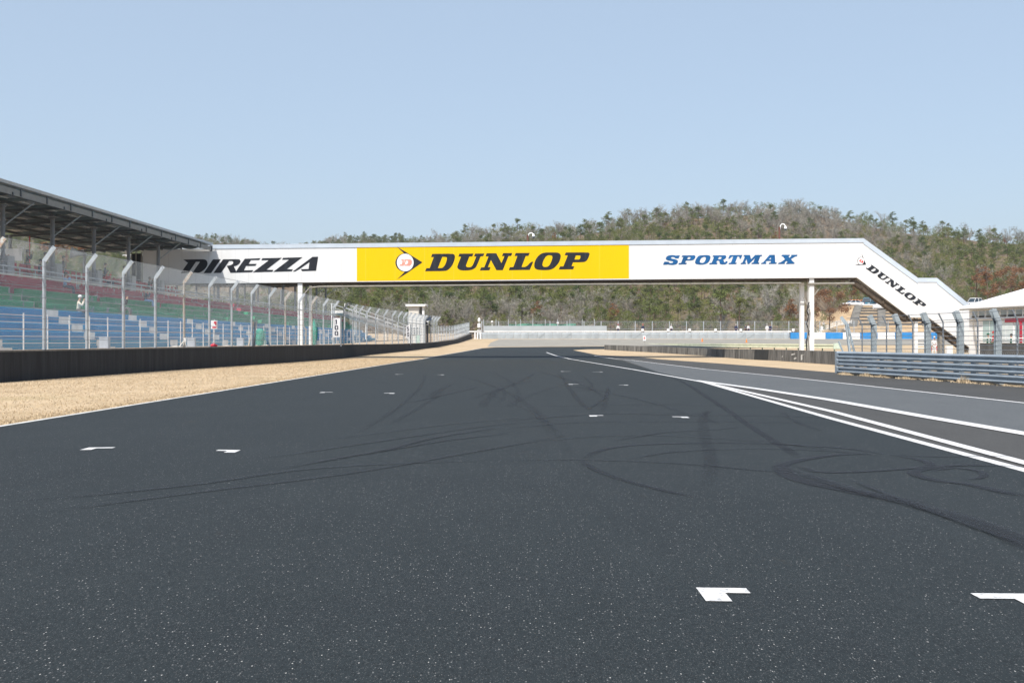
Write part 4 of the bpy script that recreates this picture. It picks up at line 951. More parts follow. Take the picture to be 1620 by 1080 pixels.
# red and white board at the gravel, orange cones
def board(x, y, Y, w_, h_, label, m1, m2):
    b = P(x, y, Y); g_ = gz(Y); t_ = thing('sign_board', label, 'sign', (b.x, Y, g_)); q = MB(); q.box((b.x, Y+.04, (g_+b.z)/2), (.07, .05, b.z-g_)); q.build('pole', m_conduit, t_)
    q = MB(); q.box(b, (w_, .04, h_)); pn = q.build('panel', m1, t_); q = MB(); q.box(b+Vector((0, -.024, h_*.05)), (w_*.55, .01, h_*.5)); q.build('red_mark', m2, t_)
m_pink = mat('faded_red', (.70, .22, .20), .6); board(1019.5, 535, 172, .42, .72, 'white board with a faded red mark standing before the gravel trap', m_bwht, m_pink)
m_or = mat('orange_plastic', (.80, .22, .02), .5)
for x, lab in ((1181, 'orange traffic cone on the gravel beyond the yellow guardrail'), (1111, 'tiny orange cone on the gravel left of the other cone')):
    p = G(x, 541.5) if x > 1150 else G(x, 540.3); o = MB(); o.lathe((0, 0, 0), [(.2, 0), (.2, .03), (.13, .04), (.04, .5), (.03, .52)], 10); o = o.build('traffic_cone', m_or); o.location = (p.x, p.y, gz(p.y)); tag(o, lab, 'cone', 'orange cones on the gravel')
# ================================================================== HILLS
SIL = [(-900, 352), (-400, 345), (0, 350), (150, 366), (250, 374), (300, 372), (345, 369.5), (385, 373), (430, 383), (460, 386), (490, 381), (540, 371), (580, 367.5), (620, 368), (650, 373), (672, 374), (700, 369), (750, 357), (800, 351), (850, 349), (890, 347), (930, 341), (965, 336), (1000, 328), (1050, 323), (1120, 321), (1200, 322), (1260, 320), (1290, 321), (1330, 330), (1400, 342), (1450, 349), (1500, 352), (1540, 358), (1580, 361), (1620, 362), (1800, 372), (2400, 392)]
RID = [(-900, 560), (300, 640), (330, 760), (640, 760), (720, 440), (2400, 430)]
def hill(X, Y):
    x = CX+F*X/max(Y, 1); rd = lerp_tab(RID, x); s = lerp_tab(SIL, x); treeh = 5.2 if rd < 600 else 5.0
    zr = CAMH+(CY-s)/F*rd-treeh; base = gz(min(Y, 235))
    y0 = 232
    park = max(0, min(1, (X/Y-.262)/.02)); plat = 0
    if park > 0:
        plat = 9.0*max(0, min(1, (Y-214)/30)); plat = plat*plat*(3-2*plat/9.0)/9.0 if plat < 9.0 else plat
    y0 = 232+park*56
    tt = max(0, (Y-y0)/(rd-y0))
    b0 = base+(max(base, plat)-base)*park
    z = b0+(zr-b0)*min(tt, 1)**1.05 if tt <= 1 else zr-(Y-rd)*.22
    if tt > 0: z += 1.8*min(1, tt*4)*mnoise.noise((X*.02, Y*.02, 1.7))+.7*min(1, tt*4)*mnoise.noise((X*.07, Y*.07, 5.1))
    return max(z, -2)
m_litter = mat('leaf_litter', (.155, .115, .075), .95, var=.35, scale=.08, bump=.5, dirt=(.10, .10, .045), damt=.7)
n = NT('hill_ground'); tc = n.n('ShaderNodeTexCoord'); s_ = n.n('ShaderNodeSeparateXYZ'); n.l(tc.outputs['Object'], s_.inputs[0])
a_ = n.math('MULTIPLY', n.math('GREATER_THAN', n.math('DIVIDE', s_.outputs[0], s_.outputs[1]), .258), n.math('LESS_THAN', s_.outputs[1], 262))
f_ = n.noise(n.coords(), .35, 6, .7); lit = n.mix(n.rng(f_, .3, .7, 0, 1), (.10, .075, .05), (.20, .15, .10)); gr_ = n.mix(n.rng(f_, .35, .7, 0, 1), (.27, .19, .11), (.50, .37, .23))
n.base(n.mix(a_, lit, gr_)); n.bump(n.noise(n.coords(), 3, 5), .5, .1); m_hill = n.fin(.95, 0, .1)
us = [-1.0+.0125*i for i in range(161)]; yv = [208.0]
while yv[-1] < 1100: yv.append(yv[-1]+max(2.5, (yv[-1]-208)*.035))
vs = [(u*y, y, hill(u*y, y)+(.03 if y > 209 else -.3)) for y in yv for u in us]; k = len(us)
fs = [(i*k+j, i*k+j+1, (i+1)*k+j+1, (i+1)*k+j) for i in range(len(yv)-1) for j in range(k-1)]
q = MB(); q.add(vs, fs); tag(q.build('hillside', m_hill, smooth=True), kind='structure')

# ================================================================== TREES
def treemat(name, cols, rough=.9):
    n = NT(name); oi = n.n('ShaderNodeObjectInfo'); r_ = n.n('ShaderNodeValToRGB'); el = r_.color_ramp.elements
    el[0].position = 0; el[0].color = (*cols[0], 1); el[1].position = 1; el[1].color = (*cols[-1], 1)
    for i, c in enumerate(cols[1:-1]): e = el.new((i+1)/(len(cols)-1)); e.color = (*c, 1)
    n.l(oi.outputs['Random'], r_.inputs[0]); f_ = n.noise(n.coords(), .9, 3, .6)
    n.base(n.mix(1.0, r_.outputs[0], n.mix(n.rng(f_, .3, .7, 0, 1), (.72, .72, .74), (1.3, 1.28, 1.2)), 'MULTIPLY'))
    return n.fin(rough, 0, .15)
m_bark = treemat('bark', [(.20, .17, .145), (.30, .27, .245), (.23, .20, .17)])
m_twig = treemat('bare_twigs', [(.24, .23, .195), (.31, .30, .265), (.215, .20, .165), (.265, .25, .21), (.34, .33, .295)])
m_pbark = treemat('pine_bark', [(.12, .085, .06), (.17, .12, .09)])
m_need = treemat('pine_needles', [(.09, .12, .04), (.13, .155, .048), (.07, .10, .036), (.15, .16, .05), (.11, .13, .046)])
m_bush = treemat('evergreen_leaves', [(.10, .125, .036), (.155, .17, .045), (.075, .105, .03), (.18, .18, .05)])
m_rust = treemat('rust_foliage', [(.17, .08, .04), (.215, .105, .05), (.19, .105, .06)])
def rv(r=1): return Vector((R.gauss(0, 1), R.gauss(0, 1), R.gauss(0, 1))).normalized()*r
def bare_tree(h, spread):
    tr, tw = MB(), MB(); top = Vector((R.uniform(-.5, .5), R.uniform(-.5, .5), h*.62)); tr.tube([(0, 0, -1), Vector((0, 0, h*.3))+rv(.2), top], [h*.020, h*.016, h*.008], 5)
    tips = []
    for i in range(11):
        f = R.uniform(.22, 1); b = Vector((0, 0, h*.62*f))+top*0; b.xy = top.xy*f
        a = R.uniform(0, 6.28); d = Vector((math.cos(a), math.sin(a), R.uniform(.7, 1.7))).normalized(); l = h*R.uniform(.28, .45)*spread
        m_ = b+d*l*.5+rv(l*.08); e = b+d*l+Vector((0, 0, l*.2)); tr.tube([b, m_, e], [h*.009, h*.007, h*.003], 4, cap=False); tips += [(m_, d, l*.6), (e, d, l*.6)]
        for j in range(3):
            d2 = (d+rv(.7)+Vector((0, 0, .35))).normalized(); b2 = b.lerp(m_, R.uniform(.5, 1)) if j == 0 else m_.lerp(e, R.random()); l2 = l*R.uniform(.4, .7); e2 = b2+d2*l2; tr.tube([b2, e2], [h*.005, h*.0022], 3, cap=False); tips += [(e2, d2, l2), (b2.lerp(e2, .5), d2, l2)]
    for p, d, l in tips:
        for k in range(11):
            d2 = (d*.6+rv(.9)+Vector((0, 0, .2))).normalized(); ll = R.uniform(.5, 1.5)*h/8; b = p+rv(.25*h/8); s_ = d2.cross(rv()).normalized()*R.uniform(.018, .042)*h/8
            tw.add([b-s_, b+s_, b+d2*ll], [(0, 1, 2)])
            b = b+d2*ll*.4; d3 = (d2+rv(.7)).normalized(); tw.add([b-s_*.8, b+s_*.8, b+d3*ll*.7], [(0, 1, 2)])
    return tr, tw
def clump(mb, c, r, nleaf, size, flat=.7):
    for k in range(nleaf):
        d = rv(); p = c+Vector((d.x*r, d.y*r, d.z*r*flat))*R.random()**.45; a = rv(size*R.uniform(.6, 1.3)); b = a.cross(rv()).normalized()*size*R.uniform(.25, .5)
        mb.add([p-a, p+b, p+a, p-b], [(0, 1, 2, 3)])
def pine_tree(h, spread, style=0):
    tr, cr = MB(), MB(); ln = Vector((R.uniform(-.6, .6), R.uniform(-.6, .6), h*.93)); tr.tube([(0, 0, -1), Vector((ln.x*.3, ln.y*.3, h*.45))+rv(.15), ln], [h*.020, h*.015, h*.005], 6)
    nb = 20 if style == 0 else 26
    for i in range(nb):
        f = (R.uniform(.45, 1) if style == 0 else R.uniform(.15, 1)); a = i*2.4+R.uniform(-.5, .5)
        rr = h*spread*((1.08-f)*.75+.16)*R.uniform(.6, 1.15) if style == 0 else h*spread*((1.05-f)*.62+.06)*R.uniform(.75, 1.1)
        b = Vector((ln.x*f, ln.y*f, h*f*.95)); e = b+Vector((math.cos(a)*rr, math.sin(a)*rr, rr*R.uniform(-.05, .4)-(0 if style == 0 else rr*.25)))
        tr.tube([b, e], [h*.006, h*.002], 3, cap=False)
        clump(cr, e, h*R.uniform(.07, .115), 34, h*.024, .6); clump(cr, b.lerp(e, .6), h*.06, 14, h*.02, .6)
    clump(cr, ln, h*.06, 24, h*.02, 1.0)
    return tr, cr
def bush_tree(h, spread, leaves=42):
    tr, cr = MB(), MB(); tr.tube([(0, 0, -1), (R.uniform(-.3, .3), R.uniform(-.3, .3), h*.7)], [h*.02, h*.006], 5)
    for i in range(24):
        d = rv(); c = Vector((d.x*h*spread*.42, d.y*h*spread*.42, h*(.52+d.z*.38))); tr.tube([(0, 0, h*.35), c], [h*.006, h*.002], 3, cap=False); clump(cr, c, h*R.uniform(.09, .16), leaves, h*.022, .8)
    return tr, cr
protos = []   # (trunk mesh, crown mesh, kind)
for i in range(6): a, b = bare_tree(6.8, R.uniform(1.0, 1.35)); protos.append((a.mesh('trunk', m_bark), b.mesh('crown', m_twig), 'bare'))
for i in range(3): a, b = pine_tree(9, R.uniform(.34, .44)); protos.append((a.mesh('trunk', m_pbark), b.mesh('crown', m_need), 'pine'))
for i in range(3): a, b = bush_tree(7.2, R.uniform(.75, 1.0)); protos.append((a.mesh('trunk', m_bark), b.mesh('crown', m_bush), 'bush'))
for i in range(2):
    a, b = bush_tree(6.6, 1.1, 150) if i == 0 else pine_tree(8, .5, 1)
    protos.append((a.mesh('trunk', m_pbark), b.mesh('crown', m_rust), 'rust'))
kinds = {}
for i, p in enumerate(protos): kinds.setdefault(p[2], []).append(i)
spots = []
def pick(X, Y):
    g_ = mnoise.noise((X*.016, Y*.016, 9.3))+.35*mnoise.noise((X*.06, Y*.06, 2.2)); r_ = R.random()
    if r_ < .022: return R.choice(kinds['rust'])
    pe = .84+.95*g_
    if r_ < pe*.36: return R.choice(kinds['pine'])
    if r_ < pe: return R.choice(kinds['bush'])
    return R.choice(kinds['bare'])
y = 228.0
while y < 790:
    step = 3.5+(y-228)*.0085; u = -.56
    while u < .52:
        Y = y+R.uniform(-.45, .45)*step; X = u*y+R.uniform(-.45, .45)*step; x = CX+F*X/Y; rd = lerp_tab(RID, x); u += step/y
        if Y > rd+12 or (x > 1270 and Y < 284): continue
        if 300 < x < 480 and 300 < Y < 420: continue
        k = pick(X, Y); sc_ = R.uniform(.5, .88)*(1 if Y < 600 else .95)
        if Y < 236: sc_ *= .8
        if protos[k][2] == 'rust' and Y > 300: sc_ *= .8
        spots.append((X, Y, hill(X, Y)-.2, k, sc_))
    y += step*.92
def visible_rank(s):
    x = CX+F*s[0]/s[1]
    return s[1]+(1e4 if x < 560 or x > 1640 else 0)
spots.sort(key=visible_rank)
names = {'bare': ('bare_tree', 'leafless grey brown tree among many like it on the wooded hillside'), 'pine': ('pine_tree', 'dark green pine tree among many like it on the wooded hillside'), 'bush': ('evergreen_tree', 'rounded olive green evergreen among many like it on the wooded hillside'), 'rust': ('browned_conifer', 'rust brown conifer standing out among the hillside trees')}
gname = {'bare': 'leafless trees on the hillside', 'pine': 'pines on the hillside', 'bush': 'rounded evergreens on the hillside', 'rust': 'brown conifers on the hillside'}
def plant(k, loc, s_, rz, label=None, group=None, name=None):
    nm, lb = names[protos[k][2]]; t_ = thing(name or nm, label or lb, 'tree', loc, group or gname[protos[k][2]]); t_.scale = (s_, s_, s_); t_.rotation_euler.z = rz
    for me, pn in ((protos[k][0], 'trunk'), (protos[k][1], 'crown')): o = bpy.data.objects.new(pn, me); COL.objects.link(o); o.parent = t_
    return t_
NI = 270
for X, Y, Z, k, s_ in spots[:NI]: plant(k, (X, Y, Z), s_, R.uniform(0, 6.28))
# the brown conifers and bushes round the car park, each told apart
plant(kinds['rust'][0], P(1312, 513, 222), 1.08, .4, 'broad rust brown conifer on the bank beside the right bridge post', 'brown conifers by the car park')
plant(kinds['rust'][1], P(1563, 476, 268), 1.05, 1.4, 'wide rust brown conifer behind the parked cars, above the stair end', 'brown conifers by the car park')
plant(kinds['rust'][0], P(1600, 474, 272), 1.25, 2.4, 'rust brown conifer behind the pit building roof', 'brown conifers by the car park')
plant(kinds['rust'][1], P(1545, 470, 282), .9, 3.4, 'smaller rust brown conifer left of the wide one behind the cars', 'brown conifers by the car park')
plant(kinds['rust'][0], P(104, 420, 240), 1.5, .4, 'rust brown tree seen below the grandstand roof', 'brown conifers by the car park')
for x, y_, Y, k, s_, lb in ((1290, 517, 216, 'bush', .8, 'olive bushy tree left of the brown conifer by the bridge post'), (776, 517, 219, 'bush', .42, 'small dark green shrub behind the round white lamp'), (1056, 517, 224, 'bush', .55, 'low olive shrub by the fence above the marshals'), (1140, 520, 226, 'pine', 1.05, 'dark tall pine at the foot of the slope beyond the far fence'), (1170, 520, 224, 'pine', .9, 'second dark pine beside the taller one beyond the far fence'), (940, 518, 224, 'bush', .9, 'bushy olive evergreen above the end of the grey panels')):
    plant(kinds[k][0], (*P(x, y_, Y).xy, hill(P(x, y_, Y).x, Y)-.1), s_, R.uniform(0, 6), lb, 'shrubs and pines behind the far fence')
rest = spots[NI:]
me = bpy.data.meshes.new('woodland'); me.from_pydata([s[:3] for s in rest], [], [])
for nm, typ, vals in (('kind_id', 'INT', [s[3] for s in rest]), ('size', 'FLOAT', [s[4] for s in rest]), ('turn', 'FLOAT', [R.uniform(0, 6.28) for s in rest])):
    a = me.attributes.new(nm, typ, 'POINT'); a.data.foreach_set('value', vals)
wood = bpy.data.objects.new('woodland', me); COL.objects.link(wood); tag(wood, 'mixed woodland of bare trees and pines covering the hills', 'woodland', kind='stuff')
ng = bpy.data.node_groups.new('woodland_trees', 'GeometryNodeTree'); ng.interface.new_socket('Geometry', in_out='INPUT', socket_type='NodeSocketGeometry'); ng.interface.new_socket('Geometry', in_out='OUTPUT', socket_type='NodeSocketGeometry')
gi, go_, jn = ng.nodes.new('NodeGroupInput'), ng.nodes.new('NodeGroupOutput'), ng.nodes.new('GeometryNodeJoinGeometry')
def attr(nm, typ): a = ng.nodes.new('GeometryNodeInputNamedAttribute'); a.data_type = typ; a.inputs[0].default_value = nm; return a.outputs[0]
kid, sz, tn = attr('kind_id', 'INT'), attr('size', 'FLOAT'), attr('turn', 'FLOAT'); cx_ = ng.nodes.new('ShaderNodeCombineXYZ'); ng.links.new(tn, cx_.inputs[2])
for i, (a, b, kd) in enumerate(protos):
    bm = bmesh.new(); bm.from_mesh(a); nf = len(bm.faces); bm.from_mesh(b)
    bm.faces.ensure_lookup_table()
    for j in range(nf, len(bm.faces)): bm.faces[j].material_index = 1
    mj = bpy.data.meshes.new('tree_'+kd); bm.to_mesh(mj); bm.free(); mj.materials.append(a.materials[0]); mj.materials.append(b.materials[0]); ob = bpy.data.objects.new('tree_'+kd, mj)
    oi = ng.nodes.new('GeometryNodeObjectInfo'); oi.inputs[0].default_value = ob; ip = ng.nodes.new('GeometryNodeInstanceOnPoints'); cmp_ = ng.nodes.new('FunctionNodeCompare'); cmp_.data_type = 'INT'; cmp_.operation = 'EQUAL'
    si = [s for s in cmp_.inputs if s.type == 'INT']; ng.links.new(kid, si[0]); si[1].default_value = i
    ng.links.new(gi.outputs[0], ip.inputs['Points']); ng.links.new(cmp_.outputs[0], ip.inputs['Selection']); ng.links.new(oi.outputs['Geometry'], ip.inputs['Instance']); ng.links.new(cx_.outputs[0], ip.inputs['Rotation']); ng.links.new(sz, ip.inputs['Scale']); ng.links.new(ip.outputs[0], jn.inputs[0])
ng.links.new(jn.outputs[0], go_.inputs[0]); md = wood.modifiers.new('trees', 'NODES'); md.node_group = ng
# ================================================================== CAR PARK BANK
def hz(X, Y): return hill(X, Y)
t = thing('concrete_terraces', 'old concrete bench terraces with stairs on the straw coloured bank', 'terraces', (72, 230, hz(72, 230)))
m_oldc = mat('weathered_concrete', (.23, .22, .20), .95, var=.25, scale=.8, dirt=(.12, .12, .11), damt=.5)
for i in range(6):
    Y = 229.6+i*1.75; z = hz(70, Y); q = MB()
    for x0, x1 in ((69.2, 72.8), (74.4, 81.6), (83.2, 94)): sk = (Y-230)*.31; q.box(((x0+x1)/2+sk, Y, z+.02), (x1-x0, .5, .5)); q.box(((x0+x1)/2+sk, Y-.06, z+.31), (x1-x0+.1, .62, .08))
    q.build('bench_row', m_oldc, t)
q = MB()
for xc in (73.6, 82.4):
    for k in range(18): Y = 229.2+k*.55; q.box((xc+(Y-230)*.31, Y, hz(xc, Y)+.12), (1.5, .6, .5))
q.build('middle_stairs', m_oldc, t); q = MB()
for k in range(30): Y = 229+k*.5; q.box((67.6+k*.2, Y, hz(68, Y)+.1), (1.5, .55, .55))
q.build('side_stairs', m_oldc, t); q = MB(); q.tube([(74, 236.6, hz(74, 236.6)+.9), (77.4, 236.8, hz(77, 236.8)+1.0)], .42, 8); q.build('white_roll', m_white, t)
t = thing('picket_fence', 'white picket fence below the brown conifer on the bank', 'fence', (61, 230, hz(61, 230)))
q = MB(); rl = MB()
for k in range(26):
    X = 60.2+k*.29; z = hz(X, 229.5); q.box((X, 229.5, z+.5), (.12, .04, .95)); q.add([(X-.06, 229.48, z+.97), (X+.06, 229.48, z+.97), (X, 229.48, z+1.08)], [(0, 1, 2)])
rl.tube([(60, 229.55, hz(60, 229.5)+.75), (67.6, 229.55, hz(67.6, 229.5)+.75)], .05, 4); rl.tube([(60, 229.55, hz(60, 229.5)+.3), (67.6, 229.55, hz(67.6, 229.5)+.3)], .05, 4)
q.build('picket', m_white, t); rl.build('rail', m_white, t)
t = thing('parking_kerb_rail', 'low white rail along the edge of the upper car park', 'railing', (76, 244.6, hz(76, 244.6)))
q = MB(); q.box((83, 244.6, hz(80, 244.6)+.26), (19, .12, .24)); q.build('rail_beam', m_bwht, t, bevel=.02); q = MB()
for k in range(9): q.box((75+k*2, 244.7, hz(75+k*2, 244.6)+.1), (.12, .12, .36))
q.build('rail_post', m_railpost, t)
# parked cars
m_tyre = mat('tyre', (.02, .02, .022), .8); m_rim = mat('rim', (.45, .46, .47), .3, .7); m_cglass = mat('car_glass', (.03, .045, .055), .08, spec=.8); m_lamp = mat('lamp_glass', (.75, .76, .75), .15, spec=.7); m_tail = mat('tail_lamp', (.45, .02, .02), .2)
def car_paint(nm, c): return mat(nm, c, .25, .1, var=.03, spec=.6)
def car(label, X, Y, rz, paint, kind='saloon', second=None):
    t_ = thing('parked_car', label, 'car', (X, Y, hz(X, Y)-.05), 'cars parked along the bank'); L_, Wd = (4.3, 1.7) if kind != 'van' else (4.7, 1.85)
    hb = .92 if kind != 'van' else 1.05; ht = {'saloon': 1.45, 'hatch': 1.52, 'suv': 1.78, 'van': 1.98}[kind]
    # body: lofted along the length, tucked in at the sill and shoulder
    st_ = [(-L_/2, .45, .62, .80), (-L_/2+.12, .30, hb-.06, .93), (-L_/2+.9, .26, hb, 1), (0, .25, hb+.02, 1), (L_/2-1.2, .26, hb-.02, 1), (L_/2-.35, .28, hb-.16, .94), (L_/2, .42, .60, .80)]
    q = MB(); vs = []
    for y, z0, z1, wf in st_:
        w2 = Wd/2*wf
        vs += [(-w2*.9, y, z0), (-w2, y, z0+.14), (-w2, y, (z0+z1)/2+.08), (-w2*.9, y, z1), (w2*.9, y, z1), (w2, y, (z0+z1)/2+.08), (w2, y, z0+.14), (w2*.9, y, z0)]
    n_ = 8; fs = [(i*n_+j, i*n_+(j+1) % n_, (i+1)*n_+(j+1) % n_, (i+1)*n_+j) for i in range(len(st_)-1) for j in range(n_)]+[tuple(range(n_)), tuple(range(len(vs)-n_, len(vs)))]
    q.add(vs, fs); o = q.build('body', paint, None, smooth=False, bevel=.03); local(o, t_)
    r0, r1, f0, f1 = {'saloon': (-1.45, -.75, .45, 1.15), 'hatch': (-1.95, -1.45, .55, 1.25), 'suv': (-2.0, -1.7, .45, 1.15), 'van': (-2.28, -2.1, 1.25, 1.8)}[kind]
    def cab(zb, ztp, e, m, nm):
        q = MB(); a, b = Wd/2*.93+e, Wd/2*.74+e
        k0 = lambda z, lo, hi: lo+(hi-lo)*(z-hb)/(ht-hb)
        q.add([(-a+(a-b)*(zb-hb)/(ht-hb), k0(zb, r0, r1)-e, zb), (a-(a-b)*(zb-hb)/(ht-hb), k0(zb, r0, r1)-e, zb), (a-(a-b)*(zb-hb)/(ht-hb), k0(zb, f1, f0)+e, zb), (-a+(a-b)*(zb-hb)/(ht-hb), k0(zb, f1, f0)+e, zb),
               (-a+(a-b)*(ztp-hb)/(ht-hb), k0(ztp, r0, r1)-e, ztp), (a-(a-b)*(ztp-hb)/(ht-hb), k0(ztp, r0, r1)-e, ztp), (a-(a-b)*(ztp-hb)/(ht-hb), k0(ztp, f1, f0)+e, ztp), (-a+(a-b)*(ztp-hb)/(ht-hb), k0(ztp, f1, f0)+e, ztp)],
              [(3, 2, 1, 0), (4, 5, 6, 7), (0, 1, 5, 4), (1, 2, 6, 5), (2, 3, 7, 6), (3, 0, 4, 7)]); return local(q.build(nm, m, None), t_)
    cab(hb-.06, ht-.09, -.02, m_cglass, 'window'); cab(ht-.10, ht, .012, paint if second is None else second, 'roof')
    q = MB()
    for s_ in (-1, 1):
        for (yb, yt) in ((f1, f0), (r0, r1), ((f1+r0)/2-.05, (f0+r1)/2-.02)):
            q.beam((s_*Wd/2*.93, yb, hb-.03), (s_*Wd/2*.745, yt, ht-.08), .07, .07)
    local(q.build('pillar', paint, None), t_)
    for s_ in (-1, 1):
        for yy in (-L_/2+.85, L_/2-.85):
            q = MB(); q.lathe((s_*(Wd/2-.1), yy, .31), [(.2, -.1), (.31, -.09), (.31, .09), (.2, .1)], 14, Matrix.Rotation(math.pi/2, 3, 'Y')); wh = local(q.build('wheel', m_tyre, None), t_)
            q = MB(); q.lathe((s_*(Wd/2-.1), yy, .31), [(.02, -.105), (.19, -.105), (.19, .105), (.02, .105)], 10, Matrix.Rotation(math.pi/2, 3, 'Y')); local(q.build('rim', m_rim, None), wh)
        q = MB(); q.box((s_*Wd*.33, L_/2-.12, .66), (.38, .2, .16)); local(q.build('headlight', m_lamp, None), t_)
        q = MB(); q.box((s_*Wd*.36, -L_/2+.07, .72), (.3, .14, .2)); local(q.build('tail_light', m_tail, None), t_)
    q = MB(); q.box((0, L_/2-.05, .48), (Wd*.55, .16, .18)); local(q.build('grille', m_tyre, None), t_); t_.rotation_euler.z = rz; return t_
cw = car_paint('white_car_paint', (.75, .75, .75)); cs = car_paint('silver_car_paint', (.45, .47, .49)); cn = car_paint('navy_car_paint', (.015, .03, .08)); ck = car_paint('black_car_paint', (.015, .016, .018)); cr_ = car_paint('dark_red_car_paint', (.20, .015, .02)); co2 = car_paint('orange_car_paint', (.62, .20, .05)); cb = car_paint('teal_car_paint', (.05, .16, .22)); cbl = car_paint('pale_blue_car_paint', (.22, .33, .45))
def cx(x, Y): return (x-CX)/F*Y
car('white and orange parked car at the left end of the bank, above the straw slope', cx(1350, 246.5), 246.5, 1.75, cw, 'saloon', co2); car('orange parked car close behind the white and orange one on the bank', cx(1357, 251), 251, 1.6, co2, 'hatch')
car('teal blue parked van above the concrete side stairs', cx(1374, 249), 249, 2.6, cb, 'van'); car('navy parked hatchback beside the teal van on the bank', cx(1391, 250.5), 250.5, 2.9, cn, 'hatch'); car('black parked saloon half hidden by the stair lettering on the bank', cx(1407, 250), 250, 3.0, ck, 'saloon'); car('silver parked hatchback behind the black saloon and the bridge stair', cx(1399, 255), 255, 2.9, cs, 'hatch')
car('white parked off-roader beside the lower end of the bridge stair', cx(1541, 245.0), 245.0, 2.2, cw, 'suv'); car('black parked saloon right of the white off-roader', cx(1556, 249.5), 249.5, 2.7, ck, 'saloon'); car('dark red parked hatchback above the pit building roof', cx(1570, 250), 250, 2.9, cr_, 'hatch'); car('pale blue parked van above the pit building roof', cx(1586, 251.5), 251.5, 2.4, cbl, 'van'); car('navy parked saloon farther along above the pit building roof', cx(1607, 254), 254, 2.6, cn, 'saloon')

# ================================================================== PEOPLE
m_skin = mat('skin', (.46, .28, .19), .6, var=.05); m_hair = mat('dark_hair', (.015, .012, .01), .6)
def cloth(nm, c): return mat(nm, c, .9, var=.15, scale=6, bump=.2)
k_cream, k_grey, k_black, k_navy, k_white, k_blue, k_green, k_redc = cloth('cream_cloth', (.60, .55, .46)), cloth('grey_cloth', (.10, .10, .105)), cloth('black_cloth', (.018, .018, .022)), cloth('navy_cloth', (.02, .03, .08)), cloth('white_cloth', (.70, .70, .70)), cloth('pale_blue_cloth', (.22, .38, .62)), cloth('green_cloth', (.02, .11, .07)), cloth('red_cloth', (.60, .03, .03))
m_shoe = mat('brown_shoe', (.16, .07, .03), .6); m_camb = mat('camera_black', (.015, .015, .016), .4)
def skinned(name, pts, edges, m, root):
    me = bpy.data.meshes.new(name); ks = list(pts); me.from_pydata([pts[k][0] for k in ks], [(ks.index(a), ks.index(b)) for a, b in edges], [])
    ob = bpy.data.objects.new(name, me); COL.objects.link(ob); md = ob.modifiers.new('s', 'SKIN'); md.use_smooth_shade = True; md.branch_smoothing = .4
    for i, k in enumerate(ks):
        r = pts[k][1]; me.skin_vertices[0].data[i].radius = r if isinstance(r, tuple) else (r, r); me.skin_vertices[0].data[i].use_root = k == root
    sd = ob.modifiers.new('d', 'SUBSURF'); sd.levels = 1; sd.render_levels = 1
    dg = bpy.context.evaluated_depsgraph_get(); out = bpy.data.meshes.new_from_object(ob.evaluated_get(dg)); bpy.data.objects.remove(ob); out.name = name; out.materials.clear(); out.materials.append(m); return out
def pose_points(pose):
    sit = pose == 'sit'; J = {}
    hz_ = .12 if sit else .93
    J['pel'] = ((0, 0, hz_), (.16, .12)); J['wai'] = ((0, .02 if not sit else .03, hz_+.17), (.145, .10)); J['che'] = ((0, .03 if sit else .01, hz_+.36), (.17, .115)); J['nb'] = ((0, .04 if sit else 0, hz_+.54), .065); J['nt'] = ((0, .07 if sit else .02, hz_+.62), .055)
    J['jaw'] = ((0, .10 if sit else .045, hz_+.665), (.065, .075)); J['fac'] = ((0, .095 if sit else .04, hz_+.74), (.078, .095)); J['cro'] = ((0, .08 if sit else .02, hz_+.82), (.06, .075))
    J['nos'] = ((0, .205 if sit else .15, hz_+.725), .016)
    cam_ = pose in ('photo', 'sit')
    for s_, n_ in ((-1, 'l'), (1, 'r')):
        y0 = .03 if sit else 0
        J[n_+'sh'] = ((s_*.185, y0, hz_+.47), .062)
        if cam_: J[n_+'el'] = ((s_*.25, y0+.18, hz_+.28), .048); J[n_+'wr'] = ((s_*.08, y0+.27, hz_+.58), .033); hd = Vector((-s_*.25, .2, .9)).normalized()
        else: J[n_+'el'] = ((s_*.25, -.02, hz_+.20), .047); J[n_+'wr'] = ((s_*.265, .07, hz_-.04), .032); hd = Vector((0, .15, -1)).normalized()
        w_ = Vector(J[n_+'wr'][0]); side = hd.cross(Vector((1, 0, 0))).normalized()
        J[n_+'pa'] = (tuple(w_+hd*.07), (.036, .022))
        for q, (dx, ln) in enumerate(((-.030, .070), (-.010, .082), (.010, .078), (.030, .060))):
            a = w_+hd*.10+side*dx; b = a+hd*ln*.55+Vector((0, .006, 0)); c = b+hd*ln*.45+Vector((-s_*.012, .012, 0))
            J[f'{n_}f{q}a'] = (tuple(a), .0095); J[f'{n_}f{q}b'] = (tuple(b), .0088); J[f'{n_}f{q}c'] = (tuple(c), .0078)
        a = w_+hd*.045-side*.035; J[n_+'t0'] = (tuple(a), .0115); J[n_+'t1'] = (tuple(a+hd*.035-side*.022), .0095)
        if sit: J[n_+'hi'] = ((s_*.095, .06, hz_-.01), .092); J[n_+'kn'] = ((s_*.12, .46, hz_+.03), .062); J[n_+'an'] = ((s_*.11, .50, hz_-.40), .042); J[n_+'to'] = ((s_*.12, .66, hz_-.455), (.04, .03))
        else:
            st_ = .07 if n_ == 'l' else -.05
            J[n_+'hi'] = ((s_*.095, 0, hz_-.07), .092); J[n_+'kn'] = ((s_*.11, st_+.03, .50), .06); J[n_+'an'] = ((s_*.12, st_, .085), .04); J[n_+'to'] = ((s_*.135, st_+.17, .035), (.042, .03))
    return J
ARM_E = lambda n_: [('che', n_+'sh'), (n_+'sh', n_+'el'), (n_+'el', n_+'wr')]
LEG_E = lambda n_: [('pel', n_+'hi'), (n_+'hi', n_+'kn'), (n_+'kn', n_+'an')]
FIG = {}
